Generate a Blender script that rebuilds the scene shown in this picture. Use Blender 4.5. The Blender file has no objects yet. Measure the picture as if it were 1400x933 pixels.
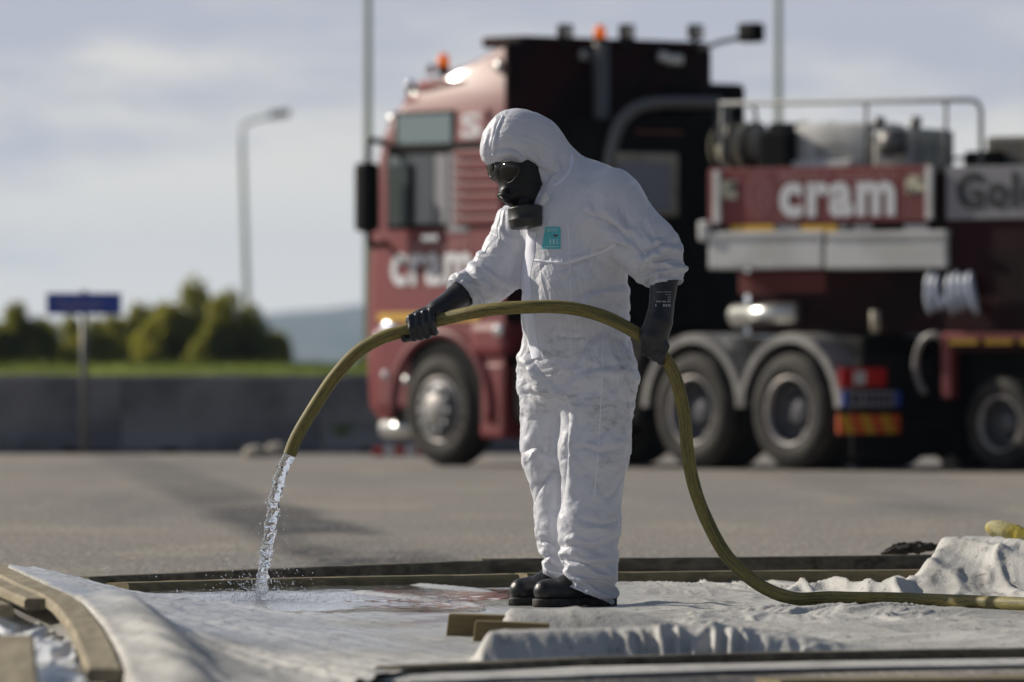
import bpy, bmesh, math, random
import numpy as np
from mathutils import Vector, Matrix
from mathutils.bvhtree import BVHTree

random.seed(7)
rng = np.random.default_rng(7)
SC = bpy.context.scene
COL = SC.collection

# ------------------------------------------------------------------ camera, sky, sun, exposure
FPX = 280.0 / 36.0 * 1400.0          # focal length in photo pixels
CAMH = 0.75                          # camera height
HOR = 525.0                          # photo row of the horizon
cam_d = bpy.data.cameras.new('camera'); cam = bpy.data.objects.new('camera', cam_d); COL.objects.link(cam)
cam.location = (0, 0, CAMH); cam.rotation_euler = (math.radians(90), 0, 0)
cam_d.lens = 280; cam_d.sensor_width = 36; cam_d.shift_y = (HOR - 466.5) / 1400.0
cam_d.clip_start = 0.5; cam_d.clip_end = 60000
cam_d.dof.use_dof = True; cam_d.dof.focus_distance = 26.8; cam_d.dof.aperture_fstop = 4.9
SC.camera = cam

SUN_AZ = math.radians(-62)     # measured from +Y towards +X
SUN_EL = math.radians(28)
w = bpy.data.worlds.new('World'); SC.world = w; w.use_nodes = True
nt = w.node_tree; nt.nodes.clear()
def wn(t, **k):
    n = nt.nodes.new(t)
    for a, b in k.items(): setattr(n, a, b)
    return n
def mathn(tree, op, a, b=None, clamp=False):
    n = tree.nodes.new('ShaderNodeMath'); n.operation = op; n.use_clamp = clamp
    for i, v in enumerate((a, b)):
        if v is None: continue
        if isinstance(v, (int, float)): n.inputs[i].default_value = v
        else: tree.links.new(v, n.inputs[i])
    return n.outputs[0]
def mixc(tree, fac, a, b, mode='MIX'):
    n = tree.nodes.new('ShaderNodeMix'); n.data_type = 'RGBA'; n.blend_type = mode
    for i, v in ((0, fac), (6, a), (7, b)):
        if isinstance(v, (int, float)): n.inputs[i].default_value = v
        elif isinstance(v, tuple): n.inputs[i].default_value = v if len(v) == 4 else (*v, 1)
        else: tree.links.new(v, n.inputs[i])
    return n.outputs[2]
def ramp(tree, src, p0, p1, c0=(0, 0, 0, 1), c1=(1, 1, 1, 1)):
    n = tree.nodes.new('ShaderNodeValToRGB')
    n.color_ramp.elements[0].position = p0; n.color_ramp.elements[1].position = p1
    n.color_ramp.elements[0].color = c0; n.color_ramp.elements[1].color = c1
    n.color_ramp.interpolation = 'EASE'
    tree.links.new(src, n.inputs[0]); return n.outputs[0]
out = wn('ShaderNodeOutputWorld'); bg = wn('ShaderNodeBackground'); bg.inputs[1].default_value = 0.06
sky = wn('ShaderNodeTexSky', sky_type='NISHITA', sun_disc=False, sun_elevation=SUN_EL, sun_rotation=SUN_AZ,
         air_density=1.0, dust_density=1.0, ozone_density=1.0)
tc = wn('ShaderNodeTexCoord')
def wnoise(scale, detail, rough, loc=(0, 0, 0)):
    mp = wn('ShaderNodeMapping'); mp.inputs['Scale'].default_value = scale; mp.inputs['Location'].default_value = loc
    nt.links.new(tc.outputs['Generated'], mp.inputs['Vector'])
    n = wn('ShaderNodeTexNoise'); n.inputs['Scale'].default_value = 1; n.inputs['Detail'].default_value = detail
    n.inputs['Roughness'].default_value = rough
    nt.links.new(mp.outputs[0], n.inputs['Vector']); return n.outputs[0]
sepw = wn('ShaderNodeSeparateXYZ'); nt.links.new(tc.outputs['Generated'], sepw.inputs[0])
zz = sepw.outputs[2]
n_layer = wnoise((24, 24, 75), 5, 0.55, (1.3, 4.0, 0.4))
n_streak = wnoise((9, 9, 150), 3, 0.5, (7.1, 2.0, 3.3))
n_cover = wnoise((2.2, 2.2, 5.0), 4, 0.55, (0.4, 0.7, 9.0))
# layered cloud: pale cream below, blue-grey undersides above, broken by white heads
lift = mathn(nt, 'MULTIPLY', mathn(nt, 'SUBTRACT', zz, 0.033), 22.0)
under = mathn(nt, 'ADD', mathn(nt, 'ADD', mathn(nt, 'MULTIPLY', mathn(nt, 'SUBTRACT', n_layer, 0.5), 1.7), lift),
              mathn(nt, 'MULTIPLY', mathn(nt, 'SUBTRACT', n_streak, 0.5), 0.5))
under = ramp(nt, mathn(nt, 'ADD', mathn(nt, 'MULTIPLY', under, 0.9), 0.5, True), 0.25, 0.80)
cloud = mixc(nt, under, (15.6, 14.7, 13.1), (8.8, 9.0, 10.2))
# clouds are brighter on the sun's side than with the sun at one's back
dp = wn('ShaderNodeVectorMath', operation='DOT_PRODUCT'); nt.links.new(tc.outputs['Generated'], dp.inputs[0])
dp.inputs[1].default_value = (math.sin(SUN_AZ) * math.cos(SUN_EL), math.cos(SUN_AZ) * math.cos(SUN_EL), math.sin(SUN_EL))
fw = wn('ShaderNodeMapRange', interpolation_type='SMOOTHSTEP'); nt.links.new(dp.outputs['Value'], fw.inputs[0])
fw.inputs[1].default_value = -0.5; fw.inputs[2].default_value = 0.42; fw.inputs[3].default_value = 0.26; fw.inputs[4].default_value = 1.0
cloud = mixc(nt, 1.0, cloud, fw.outputs[0], 'MULTIPLY')
glow = wn('ShaderNodeMapRange'); nt.links.new(zz, glow.inputs[0])      # thicker, brighter air towards the horizon, all the way round
glow.inputs[1].default_value = 0.0; glow.inputs[2].default_value = 0.035; glow.inputs[3].default_value = 1.30; glow.inputs[4].default_value = 1.0
cloud = mixc(nt, 1.0, cloud, glow.outputs[0], 'MULTIPLY')
cover = ramp(nt, n_cover, 0.50, 0.70)
lowc = ramp(nt, zz, 0.06, 0.35)                       # near the horizon the layers close up
cover = mathn(nt, 'MAXIMUM', cover, mathn(nt, 'SUBTRACT', 1.0, lowc))
skyc = mixc(nt, cover, sky.outputs[0], cloud)
nt.links.new(skyc, bg.inputs[0]); nt.links.new(bg.outputs[0], out.inputs[0])

sl = bpy.data.lights.new('sun', 'SUN'); sl.energy = 5.0; sl.angle = math.radians(0.6); sl.color = (1.0, 0.92, 0.79)
so = bpy.data.objects.new('sun', sl); COL.objects.link(so)
to_sun = Vector((math.sin(SUN_AZ) * math.cos(SUN_EL), math.cos(SUN_AZ) * math.cos(SUN_EL), math.sin(SUN_EL)))
so.rotation_euler = to_sun.to_track_quat('Z', 'Y').to_euler(); so.location = (-40, 60, 60)
SC.view_settings.view_transform = 'Standard'; SC.view_settings.look = 'None'
SC.view_settings.exposure = 0.0; SC.view_settings.gamma = 1.0; SC.view_settings.use_curve_mapping = False
SC.render.engine = 'CYCLES'
SC.cycles.max_bounces = 10; SC.cycles.transparent_max_bounces = 16; SC.cycles.use_denoising = True

# ------------------------------------------------------------------ helpers
def at(px, py, Y):                    # a photo pixel at a known distance -> world point
    return np.array([(px - 700.0) / FPX * Y, Y, CAMH + (HOR - py) / FPX * Y])
def ground_at(px, py, z=0.0):         # a photo pixel on a level surface of height z -> world point
    Y = FPX * (CAMH - z) / (py - HOR)
    return np.array([(px - 700.0) / FPX * Y, Y, z])

_perm = rng.permutation(256); _perm = np.concatenate([_perm, _perm, _perm])
_grad = rng.normal(size=(256, 3)); _grad /= np.linalg.norm(_grad, axis=1)[:, None]
def perlin(p):
    p = np.asarray(p, float); i = np.floor(p).astype(int); f = p - i; i &= 255
    u = f * f * f * (f * (f * 6 - 15) + 10)
    r = 0
    for dx in (0, 1):
        for dy in (0, 1):
            for dz in (0, 1):
                h = _perm[_perm[_perm[i[..., 0] + dx] + i[..., 1] + dy] + i[..., 2] + dz]
                g = _grad[h]
                d = g[..., 0] * (f[..., 0] - dx) + g[..., 1] * (f[..., 1] - dy) + g[..., 2] * (f[..., 2] - dz)
                wx = u[..., 0] if dx else 1 - u[..., 0]
                wy = u[..., 1] if dy else 1 - u[..., 1]
                wz = u[..., 2] if dz else 1 - u[..., 2]
                r = r + d * wx * wy * wz
    return r * 1.6
def fbm(p, n=4):
    r = 0; a = 1.0
    for k in range(n):
        r = r + a * perlin(p * 2 ** k + 17.3 * k); a *= 0.5
    return r
def ridged(p, n=3):
    r = 0; a = 1.0
    for k in range(n):
        r = r + a * (1 - np.abs(perlin(p * 2 ** k + 31.7 * k)) * 2.2); a *= 0.5
    return r
def sstep(a, b, x):
    t = np.clip((x - a) / (b - a), 0, 1); return t * t * (3 - 2 * t)

def mesh_obj(name, V, F, mat, parent=None, smooth=True, link=True):
    me = bpy.data.meshes.new(name)
    V = np.asarray(V, float)
    me.from_pydata(V.tolist() if len(V) < 2000 else V, [], F if isinstance(F, list) else F.tolist())
    me.update()
    if smooth: me.polygons.foreach_set('use_smooth', [True] * len(me.polygons))
    o = bpy.data.objects.new(name, me)
    if mat: me.materials.append(mat)
    if link: COL.objects.link(o)
    if parent is not None: o.parent = parent
    return o
def empty(name, loc=(0, 0, 0), rz=0.0):
    o = bpy.data.objects.new(name, None); COL.objects.link(o)
    o.location = loc; o.rotation_euler = (0, 0, rz); o.empty_display_size = 0.2
    return o
def tag(o, label, cat, group=None):
    o['label'] = label; o['category'] = cat
    if group: o['group'] = group
    return o
def join(parts):
    Vs, Fs, n = [], [], 0
    for V, F in parts:
        V = np.asarray(V, float); Vs.append(V)
        Fs += [tuple(int(i) + n for i in f) for f in F]; n += len(V)
    return np.concatenate(Vs), Fs
def box(x0, x1, y0, y1, z0, z1, b=0.0):
    if x1 < x0: x0, x1 = x1, x0
    if y1 < y0: y0, y1 = y1, y0
    if z1 < z0: z0, z1 = z1, z0
    if b <= 0:
        V = [(x, y, z) for x in (x0, x1) for y in (y0, y1) for z in (z0, z1)]
        F = [(0, 1, 3, 2), (4, 6, 7, 5), (0, 4, 5, 1), (2, 3, 7, 6), (0, 2, 6, 4), (1, 5, 7, 3)]
        return np.array(V, float), F
    bm = bmesh.new(); bmesh.ops.create_cube(bm, size=1)
    for v in bm.verts:
        v.co = Vector(((x0 + x1) / 2 + v.co.x * (x1 - x0), (y0 + y1) / 2 + v.co.y * (y1 - y0), (z0 + z1) / 2 + v.co.z * (z1 - z0)))
    b = min(b, 0.45 * min(x1 - x0, y1 - y0, z1 - z0))
    bmesh.ops.bevel(bm, geom=bm.edges[:], offset=b, segments=2, affect='EDGES', profile=0.6)
    bm.verts.ensure_lookup_table()
    V = np.array([v.co[:] for v in bm.verts]); F = [tuple(v.index for v in f.verts) for f in bm.faces]
    bm.free(); return V, F
def spline(pts, n):
    P = np.asarray(pts, float); m = len(P)
    seg = np.linalg.norm(np.diff(P, axis=0), axis=1); t = np.concatenate([[0], np.cumsum(np.sqrt(seg))])
    T = np.zeros_like(P)
    for i in range(m):
        a, b = max(i - 1, 0), min(i + 1, m - 1); T[i] = (P[b] - P[a]) / (t[b] - t[a])
    o = []
    for s in np.linspace(0, t[-1], n):
        i = min(np.searchsorted(t, s, 'right') - 1, m - 2); h = t[i + 1] - t[i]; u = (s - t[i]) / h
        o.append((2 * u**3 - 3 * u**2 + 1) * P[i] + (u**3 - 2 * u**2 + u) * h * T[i] + (-2 * u**3 + 3 * u**2) * P[i + 1] + (u**3 - u**2) * h * T[i + 1])
    return np.array(o)
def tube(pts, r, seg=12, caps=True):
    P = np.asarray(pts, float); n = len(P); r = np.broadcast_to(np.asarray(r, float), (n,))
    T = np.gradient(P, axis=0); T /= np.linalg.norm(T, axis=1)[:, None]
    up = np.array([0, 0, 1.0]) if abs(T[0][2]) < 0.9 else np.array([0, 1.0, 0])
    V = []; N = np.cross(T[0], up); N /= np.linalg.norm(N)
    for i in range(n):
        N = N - T[i] * (N @ T[i]); N /= np.linalg.norm(N); B = np.cross(T[i], N)
        a = np.linspace(0, 2 * np.pi, seg, endpoint=False)
        V.append(P[i] + r[i] * (np.cos(a)[:, None] * N + np.sin(a)[:, None] * B))
    V = np.concatenate(V)
    F = [(i * seg + j, i * seg + (j + 1) % seg, (i + 1) * seg + (j + 1) % seg, (i + 1) * seg + j) for i in range(n - 1) for j in range(seg)]
    if caps: F += [tuple(range(seg))[::-1], tuple((n - 1) * seg + j for j in range(seg))]
    return V, F
def lathe(prof, c=(0, 0, 0), axis='y', seg=40):
    """profile of (radius, along-axis) turned round the axis"""
    n = len(prof); V = []
    for k in range(seg):
        a = 2 * np.pi * k / seg
        for r, h in prof:
            p = (r * math.cos(a), r * math.sin(a), h)
            if axis == 'y': p = (p[0], p[2], p[1])
            elif axis == 'x': p = (p[2], p[0], p[1])
            V.append(p)
    V = np.array(V) + np.array(c)
    F = [(k * n + i, k * n + i + 1, ((k + 1) % seg) * n + i + 1, ((k + 1) % seg) * n + i) for k in range(seg) for i in range(n - 1)]
    if axis == 'y': F = [f[::-1] for f in F]
    return V, F
def cyl(a, b, r, seg=20, r2=None):
    return tube([a, b], [r, r if r2 is None else r2], seg)
def ellipsoid(c, r, seg=20, rings=12):
    V = []; F = []
    for i in range(rings + 1):
        t = math.pi * i / rings
        for j in range(seg):
            a = 2 * math.pi * j / seg
            V.append((c[0] + r[0] * math.sin(t) * math.cos(a), c[1] + r[1] * math.sin(t) * math.sin(a), c[2] + r[2] * math.cos(t)))
    for i in range(rings):
        for j in range(seg):
            F.append((i * seg + j, (i + 1) * seg + j, (i + 1) * seg + (j + 1) % seg, i * seg + (j + 1) % seg))
    return np.array(V), F
_txt = {}
def text(body, wd, ht, bold=0.0):
    """flat lettering fitted to wd x ht, in its own (u, v)"""
    cu = bpy.data.curves.new('t', 'FONT'); cu.body = body; cu.offset = bold; cu.space_character = 1.0 + bold * 3.0; cu.resolution_u = 3; cu.fill_mode = 'FRONT'
    o = bpy.data.objects.new('t', cu); COL.objects.link(o)
    dg = bpy.context.evaluated_depsgraph_get(); me = bpy.data.meshes.new_from_object(o.evaluated_get(dg))
    V = np.array([v.co[:] for v in me.vertices]); F = [tuple(p.vertices) for p in me.polygons]
    bpy.data.objects.remove(o); bpy.data.curves.remove(cu); bpy.data.meshes.remove(me)
    lo, hi = V.min(0), V.max(0)
    return np.stack([(V[:, 0] - lo[0]) / (hi[0] - lo[0]) * wd, (V[:, 1] - lo[1]) / (hi[1] - lo[1]) * ht], 1), F

# signed distance shapes and a surface-nets mesher, for the soft bodies
def sd_cone(p, a, b, r1, r2, sc=(1, 1, 1)):
    sc = np.array(sc, float); a = np.array(a) * sc; b = np.array(b) * sc; q = p * sc
    ba = b - a; t = np.clip(((q - a) @ ba) / (ba @ ba + 1e-12), 0, 1)
    return np.linalg.norm(q - a - t[..., None] * ba, axis=-1) - (r1 + (r2 - r1) * t)
def smin(a, b, k):
    h = np.clip(0.5 + 0.5 * (b - a) / k, 0, 1)
    return b + (a - b) * h - k * h * (1 - h)
def nets(fn, lo, hi, res):
    lo = np.array(lo, float); hi = np.array(hi, float)
    n = np.ceil((hi - lo) / res).astype(int) + 1
    g = np.stack(np.meshgrid(*[lo[i] + res * np.arange(n[i]) for i in range(3)], indexing='ij'), -1)
    v = fn(g); s = v < 0
    cn = n - 1
    acc = np.zeros((*cn, 3)); cnt = np.zeros(cn)
    cs = [(i, j, k) for i in (0, 1) for j in (0, 1) for k in (0, 1)]
    sl_ = lambda c, arr: arr[c[0]:c[0] + cn[0], c[1]:c[1] + cn[1], c[2]:c[2] + cn[2]]
    for a in cs:
        for ax in range(3):
            if a[ax]: continue
            b = list(a); b[ax] = 1
            va, vb = sl_(a, v), sl_(b, v); m = (va < 0) != (vb < 0)
            t = np.where(m, va / np.where(m, va - vb, 1), 0)
            pos = np.array(a, float) + t[..., None] * (np.array(b) - np.array(a))
            acc += np.where(m[..., None], pos, 0); cnt += m
    act = cnt > 0; idx = -np.ones(cn, int); idx[act] = np.arange(act.sum())
    ijk = np.argwhere(act)
    V = lo + res * (ijk + acc[act] / cnt[act][:, None])
    F = []
    for ax in range(3):
        o1, o2 = (ax + 1) % 3, (ax + 2) % 3
        s0 = [slice(None)] * 3; s1 = [slice(None)] * 3
        s0[ax] = slice(0, n[ax] - 1); s1[ax] = slice(1, n[ax])
        m = s[tuple(s0)] != s[tuple(s1)]; ins = s[tuple(s0)]
        e = np.argwhere(m); e = e[(e[:, o1] > 0) & (e[:, o2] > 0) & (e[:, o1] < cn[o1]) & (e[:, o2] < cn[o2])]
        q = []
        for d1, d2 in ((-1, -1), (0, -1), (0, 0), (-1, 0)):
            c = e.copy(); c[:, o1] += d1; c[:, o2] += d2; q.append(idx[c[:, 0], c[:, 1], c[:, 2]])
        q = np.stack(q, 1); flip = ~ins[e[:, 0], e[:, 1], e[:, 2]]
        q[flip] = q[flip][:, ::-1]; F.append(q)
    return V, np.concatenate(F)
def relax(V, F, n=2, lam=0.5):
    E = np.concatenate([F[:, [0, 1]], F[:, [1, 2]], F[:, [2, 3]], F[:, [3, 0]]])
    for _ in range(n):
        a = np.zeros_like(V); c = np.zeros(len(V))
        np.add.at(a, E[:, 0], V[E[:, 1]]); np.add.at(c, E[:, 0], 1)
        np.add.at(a, E[:, 1], V[E[:, 0]]); np.add.at(c, E[:, 1], 1)
        V = V + lam * (a / c[:, None] - V)
    return V

# ------------------------------------------------------------------ materials
def mat(name, c, rough=0.6, metal=0.0, c2=None, scale=8.0, lo=0.4, hi=0.65, bump=0.0, bscale=None, spec=0.5, coat=0.0,
        trans=0.0, ior=None, emit=None, stretch=(1, 1, 1), detail=5, sheen=0.0, rough2=None):
    m = bpy.data.materials.new(name); m.use_nodes = True; t = m.node_tree
    b = t.nodes['Principled BSDF']; I = b.inputs
    I['Base Color'].default_value = (*c, 1); I['Roughness'].default_value = rough; I['Metallic'].default_value = metal
    I['Specular IOR Level'].default_value = spec; I['Coat Weight'].default_value = coat; I['Coat Roughness'].default_value = 0.08
    I['Transmission Weight'].default_value = trans; I['Sheen Weight'].default_value = sheen
    if ior: I['IOR'].default_value = ior
    if emit: I['Emission Color'].default_value = (*emit[:3], 1); I['Emission Strength'].default_value = emit[3]
    if c2 or bump:
        tcn = t.nodes.new('ShaderNodeTexCoord'); mp = t.nodes.new('ShaderNodeMapping'); mp.inputs['Scale'].default_value = stretch
        t.links.new(tcn.outputs['Object'], mp.inputs[0])
        if c2:
            n = t.nodes.new('ShaderNodeTexNoise'); n.inputs['Scale'].default_value = scale; n.inputs['Detail'].default_value = detail
            t.links.new(mp.outputs[0], n.inputs['Vector'])
            f = ramp(t, n.outputs[0], lo, hi)
            t.links.new(mixc(t, f, c, c2), I['Base Color'])
            if rough2 is not None:
                mr = t.nodes.new('ShaderNodeMapRange'); t.links.new(f, mr.inputs[0]); mr.inputs[3].default_value = rough; mr.inputs[4].default_value = rough2
                t.links.new(mr.outputs[0], I['Roughness'])
        if bump:
            n2 = t.nodes.new('ShaderNodeTexNoise'); n2.inputs['Scale'].default_value = bscale or scale * 4; n2.inputs['Detail'].default_value = 5
            t.links.new(mp.outputs[0], n2.inputs['Vector'])
            bn = t.nodes.new('ShaderNodeBump'); bn.inputs['Strength'].default_value = min(1, bump); bn.inputs['Distance'].default_value = 0.01
            t.links.new(n2.outputs[0], bn.inputs['Height']); t.links.new(bn.outputs[0], I['Normal'])
    return m

# ------------------------------------------------------------------ the person in the white coverall
PS = 406.0; PX0 = 785.0; PY0 = 829.7; PD = 26.8      # photo scale and base point of the figure
def P(px, py, d=0.0): return np.array([(px - PX0) / PS, d, (PY0 - py) / PS])
def R(r): return r / PS
M_suit = mat('white coverall fabric', (0.80, 0.80, 0.81), 0.44, spec=0.5)
def suit_nodes(m):
    t = m.node_tree; b = t.nodes['Principled BSDF']
    tcn = t.nodes.new('ShaderNodeTexCoord')
    def nz(scale, detail=5, stretch=(1, 1, 1)):
        mp = t.nodes.new('ShaderNodeMapping'); mp.inputs['Scale'].default_value = stretch
        t.links.new(tcn.outputs['Object'], mp.inputs[0])
        n = t.nodes.new('ShaderNodeTexNoise'); n.inputs['Scale'].default_value = scale; n.inputs['Detail'].default_value = detail
        n.inputs['Roughness'].default_value = 0.6
        t.links.new(mp.outputs[0], n.inputs['Vector']); return n.outputs[0]
    sp = t.nodes.new('ShaderNodeSeparateXYZ'); t.links.new(tcn.outputs['Object'], sp.inputs[0])
    # dirt rubbed on belly, thighs and shins: a patchy stain with its own outline
    belly = mathn(t, 'SUBTRACT', 1.0, mathn(t, 'ABSOLUTE', mathn(t, 'MULTIPLY', mathn(t, 'SUBTRACT', sp.outputs[2], 0.75), 1.7)), True)
    smear = ramp(t, nz(7, 6, (1, 1, 1.6)), 0.42, 0.62)
    fine = ramp(t, nz(26, 6, (1, 1, 1.8)), 0.42, 0.72)
    dirt = mathn(t, 'MULTIPLY', mathn(t, 'MULTIPLY', smear, fine), belly)
    all_ = mathn(t, 'MULTIPLY', ramp(t, nz(5, 6), 0.50, 0.75), 0.20)
    c = mixc(t, all_, (0.74, 0.75, 0.81), (0.56, 0.52, 0.46))
    c = mixc(t, mathn(t, 'MULTIPLY', dirt, 0.70), c, (0.26, 0.24, 0.22))
    t.links.new(c, b.inputs['Base Color'])
    bn = t.nodes.new('ShaderNodeBump'); bn.inputs['Strength'].default_value = 0.5; bn.inputs['Distance'].default_value = 0.008
    h = nz(45, 5)
    t.links.new(h, bn.inputs['Height']); t.links.new(bn.outputs[0], b.inputs['Normal'])
    tr = t.nodes.new('ShaderNodeBsdfTranslucent'); t.links.new(c, tr.inputs[0])
    mx = t.nodes.new('ShaderNodeMixShader'); mx.inputs[0].default_value = 0.22
    o = t.nodes['Material Output']
    t.links.new(b.outputs[0], mx.inputs[1]); t.links.new(tr.outputs[0], mx.inputs[2]); t.links.new(mx.outputs[0], o.inputs[0])
suit_nodes(M_suit)

TORSO = [((792, 296, 0), (786, 392, -.01), 70, 70, 1.05), ((786, 392, -.01), (788, 478, 0), 70, 78, 1.05),
         ((738, 300, .11), (834, 280, -.11), 48, 46, 1), ((800, 270, .03), (772, 302, 0), 48, 57, 1), ((806, 268, .05), (842, 280, -.06), 45, 46, 1)]
HEAD = [((706, 199, -.02), (728, 200, -.01), 47, 41, 1.15), ((726, 201, -.01), (782, 256, .02), 40, 39, 1.1), ((690, 205, -.02), (708, 190, -.02), 31, 38, 1.15)]
LEGN = [((818, 500, -.07), (812, 600, -.075), 55, 46, 1), ((812, 600, -.075), (806, 700, -.07), 46, 40, 1), ((806, 700, -.07), (806, 800, -.055), 40, 39, 1)]
LEGF = [((757, 500, .07), (756, 600, .09), 50, 42, 1), ((756, 600, .09), (766, 700, .10), 40, 33, 1), ((766, 700, .10), (769, 778, .11), 32, 27, 1)]
ARMN = [((836, 282, -.12), (891, 336, -.17), 47, 38, 1), ((891, 336, -.17), (908, 366, -.195), 37, 25, 1), ((908, 366, -.195), (908, 392, -.21), 25, 20.5, 1)]
ARMF = [((726, 296, .12), (675, 366, .03), 44, 31, 1), ((675, 366, .03), (640, 394, -.03), 31, 25, 1), ((640, 394, -.03), (628, 404, -.05), 25, 22, 1)]
def sd_list(p, L, grow=0.0):
    d = None
    for a, b, r1, r2, sy in L:
        q = sd_cone(p, P(*a), P(*b), R(r1) + grow, R(r2) + grow, (1, sy, 1))
        d = q if d is None else smin(d, q, 0.035)
    return d
def face_cut(p):                      # wedge-shaped opening of the hood; negative inside
    px = p[..., 0] * PS + PX0; py = PY0 - p[..., 2] * PS
    def hp(x0, y0, x1, y1):           # distance to the left of the line, in px
        dx, dy = x1 - x0, y1 - y0; l = math.hypot(dx, dy)
        return ((px - x0) * dy - (py - y0) * dx) / l
    a = hp(655, 224, 706, 217); b = hp(706, 217, 743, 253); c = hp(743, 253, 700, 292)
    return np.maximum.reduce([a, b, c, (py - 285) * 0.8]) / PS
def suit_sdf(p):
    d = sd_list(p, TORSO)
    d = smin(d, sd_list(p, LEGN), 0.03); d = smin(d, sd_list(p, LEGF), 0.03)
    d = smin(d, sd_list(p, HEAD), 0.03)
    d = smin(d, sd_list(p, ARMN), 0.035); d = smin(d, sd_list(p, ARMF), 0.035)
    # separate the two trouser legs with a crease
    return np.maximum(d, -face_cut(p))
def body_sdf(p):                      # the wearer, inside
    g = -0.032
    d = sd_list(p, TORSO, -0.014)
    for L, gg in ((LEGN, -0.022), (LEGF, -0.018), (HEAD, -0.010), (ARMN, -0.018), (ARMF, -0.014)):
        d = smin(d, sd_list(p, L, gg), 0.02)
    return d
# wrap: mesh, then let gravity and 6 per cent of spare cloth fold it
Vs, Fs = nets(suit_sdf, (-0.48, -0.36, -0.02), (0.42, 0.36, 1.70), 0.0115)
px = Vs[:, 0] * PS + PX0; py = PY0 - Vs[:, 2] * PS
# cut the trouser bottoms and cuffs open
Vs = relax(Vs, Fs, 2, 0.5)
ncuff = P(908, 391, -.2095); nax = (P(911, 400, -.214) - P(906, 372, -.197)); nax /= np.linalg.norm(nax)
fcuff = P(628.5, 403.5, -.05); fax = (P(628, 404, -.05) - P(645, 390, -.02)); fax /= np.linalg.norm(fax)
def beyond(V):
    a = ((V - ncuff) @ nax > 0.004) & (np.linalg.norm(V - ncuff, axis=1) < 0.12)
    b = ((V - fcuff) @ fax > 0.004) & (np.linalg.norm(V - fcuff, axis=1) < 0.12)
    pxx = V[:, 0] * PS + PX0; pyy = PY0 - V[:, 2] * PS
    near = V[:, 1] < 0.03 - (V[:, 0] - (787 - PX0) / PS) * 0.6
    lim_n = 797 + (pxx - 770) * 0.42; lim_f = 775 + (pxx - 742) * 0.45
    c = (pyy > np.where(near, lim_n, lim_f)) & (pyy > 760)
    return a | b | c
dele = beyond(Vs)
keep = ~dele[Fs].any(1); Fs = Fs[keep]
used = np.unique(Fs); remap = -np.ones(len(Vs), int); remap[used] = np.arange(len(used)); Vs = Vs[used]; Fs = remap[Fs]
garment = mesh_obj('coverall', Vs, Fs, M_suit)
px = Vs[:, 0] * PS + PX0; py = PY0 - Vs[:, 2] * PS
pin = np.zeros(len(Vs))
fc = face_cut(Vs)
pin = np.maximum(pin, 1 - sstep(0.004, 0.02, np.abs(fc)) )
pin = np.maximum(pin, 0.55 * (1 - sstep(205, 240, py)))
pin = np.maximum(pin, (1 - sstep(0.01, 0.03, np.abs((Vs - ncuff) @ nax))) * (np.linalg.norm(Vs - ncuff, axis=1) < 0.1))
pin = np.maximum(pin, (1 - sstep(0.01, 0.03, np.abs((Vs - fcuff) @ fax))) * (np.linalg.norm(Vs - fcuff, axis=1) < 0.1))
# free edges (cuffs, hems) are held by gloves and shoes
A = np.sort(np.concatenate([Fs[:, [0, 1]], Fs[:, [1, 2]], Fs[:, [2, 3]], Fs[:, [3, 0]]]), 1)
key, cnt = np.unique(A[:, 0] * 1000000 + A[:, 1], return_counts=True)
edges = np.stack([key // 1000000, key % 1000000], 1)
hem = np.unique(edges[cnt == 1])
is_trouser = PY0 - Vs[hem, 2] * PS > 700
hv = Vs[hem]; hpx = hv[:, 0] * PS + PX0; hpy = PY0 - hv[:, 2] * PS
for c0, ax in ((ncuff, nax), (fcuff, fax)):
    k = (np.linalg.norm(hv - c0, axis=1) < 0.12) & (np.abs((hv - c0) @ ax) < 0.03)
    hv[k] -= ((hv[k] - c0) @ ax - 0.002)[:, None] * ax
near_ = hv[:, 1] < 0.03 - (hv[:, 0] - (787 - PX0) / PS) * 0.6
lim = np.where(near_, 797 + (hpx - 770) * 0.42, 775 + (hpx - 742) * 0.45)
k = (hpy > 740) & (np.abs(hpy - lim) < 14)
hv[k, 2] = (PY0 - lim[k] - 1) / PS
Vs[hem] = hv
pin[hem] = np.where(is_trouser, 0.5, 1.0)
diags = np.concatenate([Fs[:, [0, 2]], Fs[:, [1, 3]]])
# bending: vertices two steps apart across a shared edge of two quads
opp = {}
bend = []
for f in Fs.tolist():
    for k in range(4):
        a, b = f[k], f[(k + 1) % 4]; c, d = f[(k + 3) % 4], f[(k + 2) % 4]
        kk = (a, b) if a < b else (b, a); pr = (c, d) if a < b else (d, c)
        if kk in opp:
            o = opp[kk]; bend.append((o[0], pr[0])); bend.append((o[1], pr[1]))
        else: opp[kk] = pr
bend = np.unique(np.sort(np.array(bend), 1), axis=0); bend = bend[bend[:, 0] != bend[:, 1]]
def colour(E):
    used = {}; col = np.zeros(len(E), int)
    for i, (a, b) in enumerate(E.tolist()):
        ua = used.get(a, 0); ub = used.get(b, 0); m = ua | ub; c = 0
        while m >> c & 1: c += 1
        col[i] = c; used[a] = ua | 1 << c; used[b] = ub | 1 << c
    return [np.nonzero(col == c)[0] for c in range(col.max() + 1)]
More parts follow.
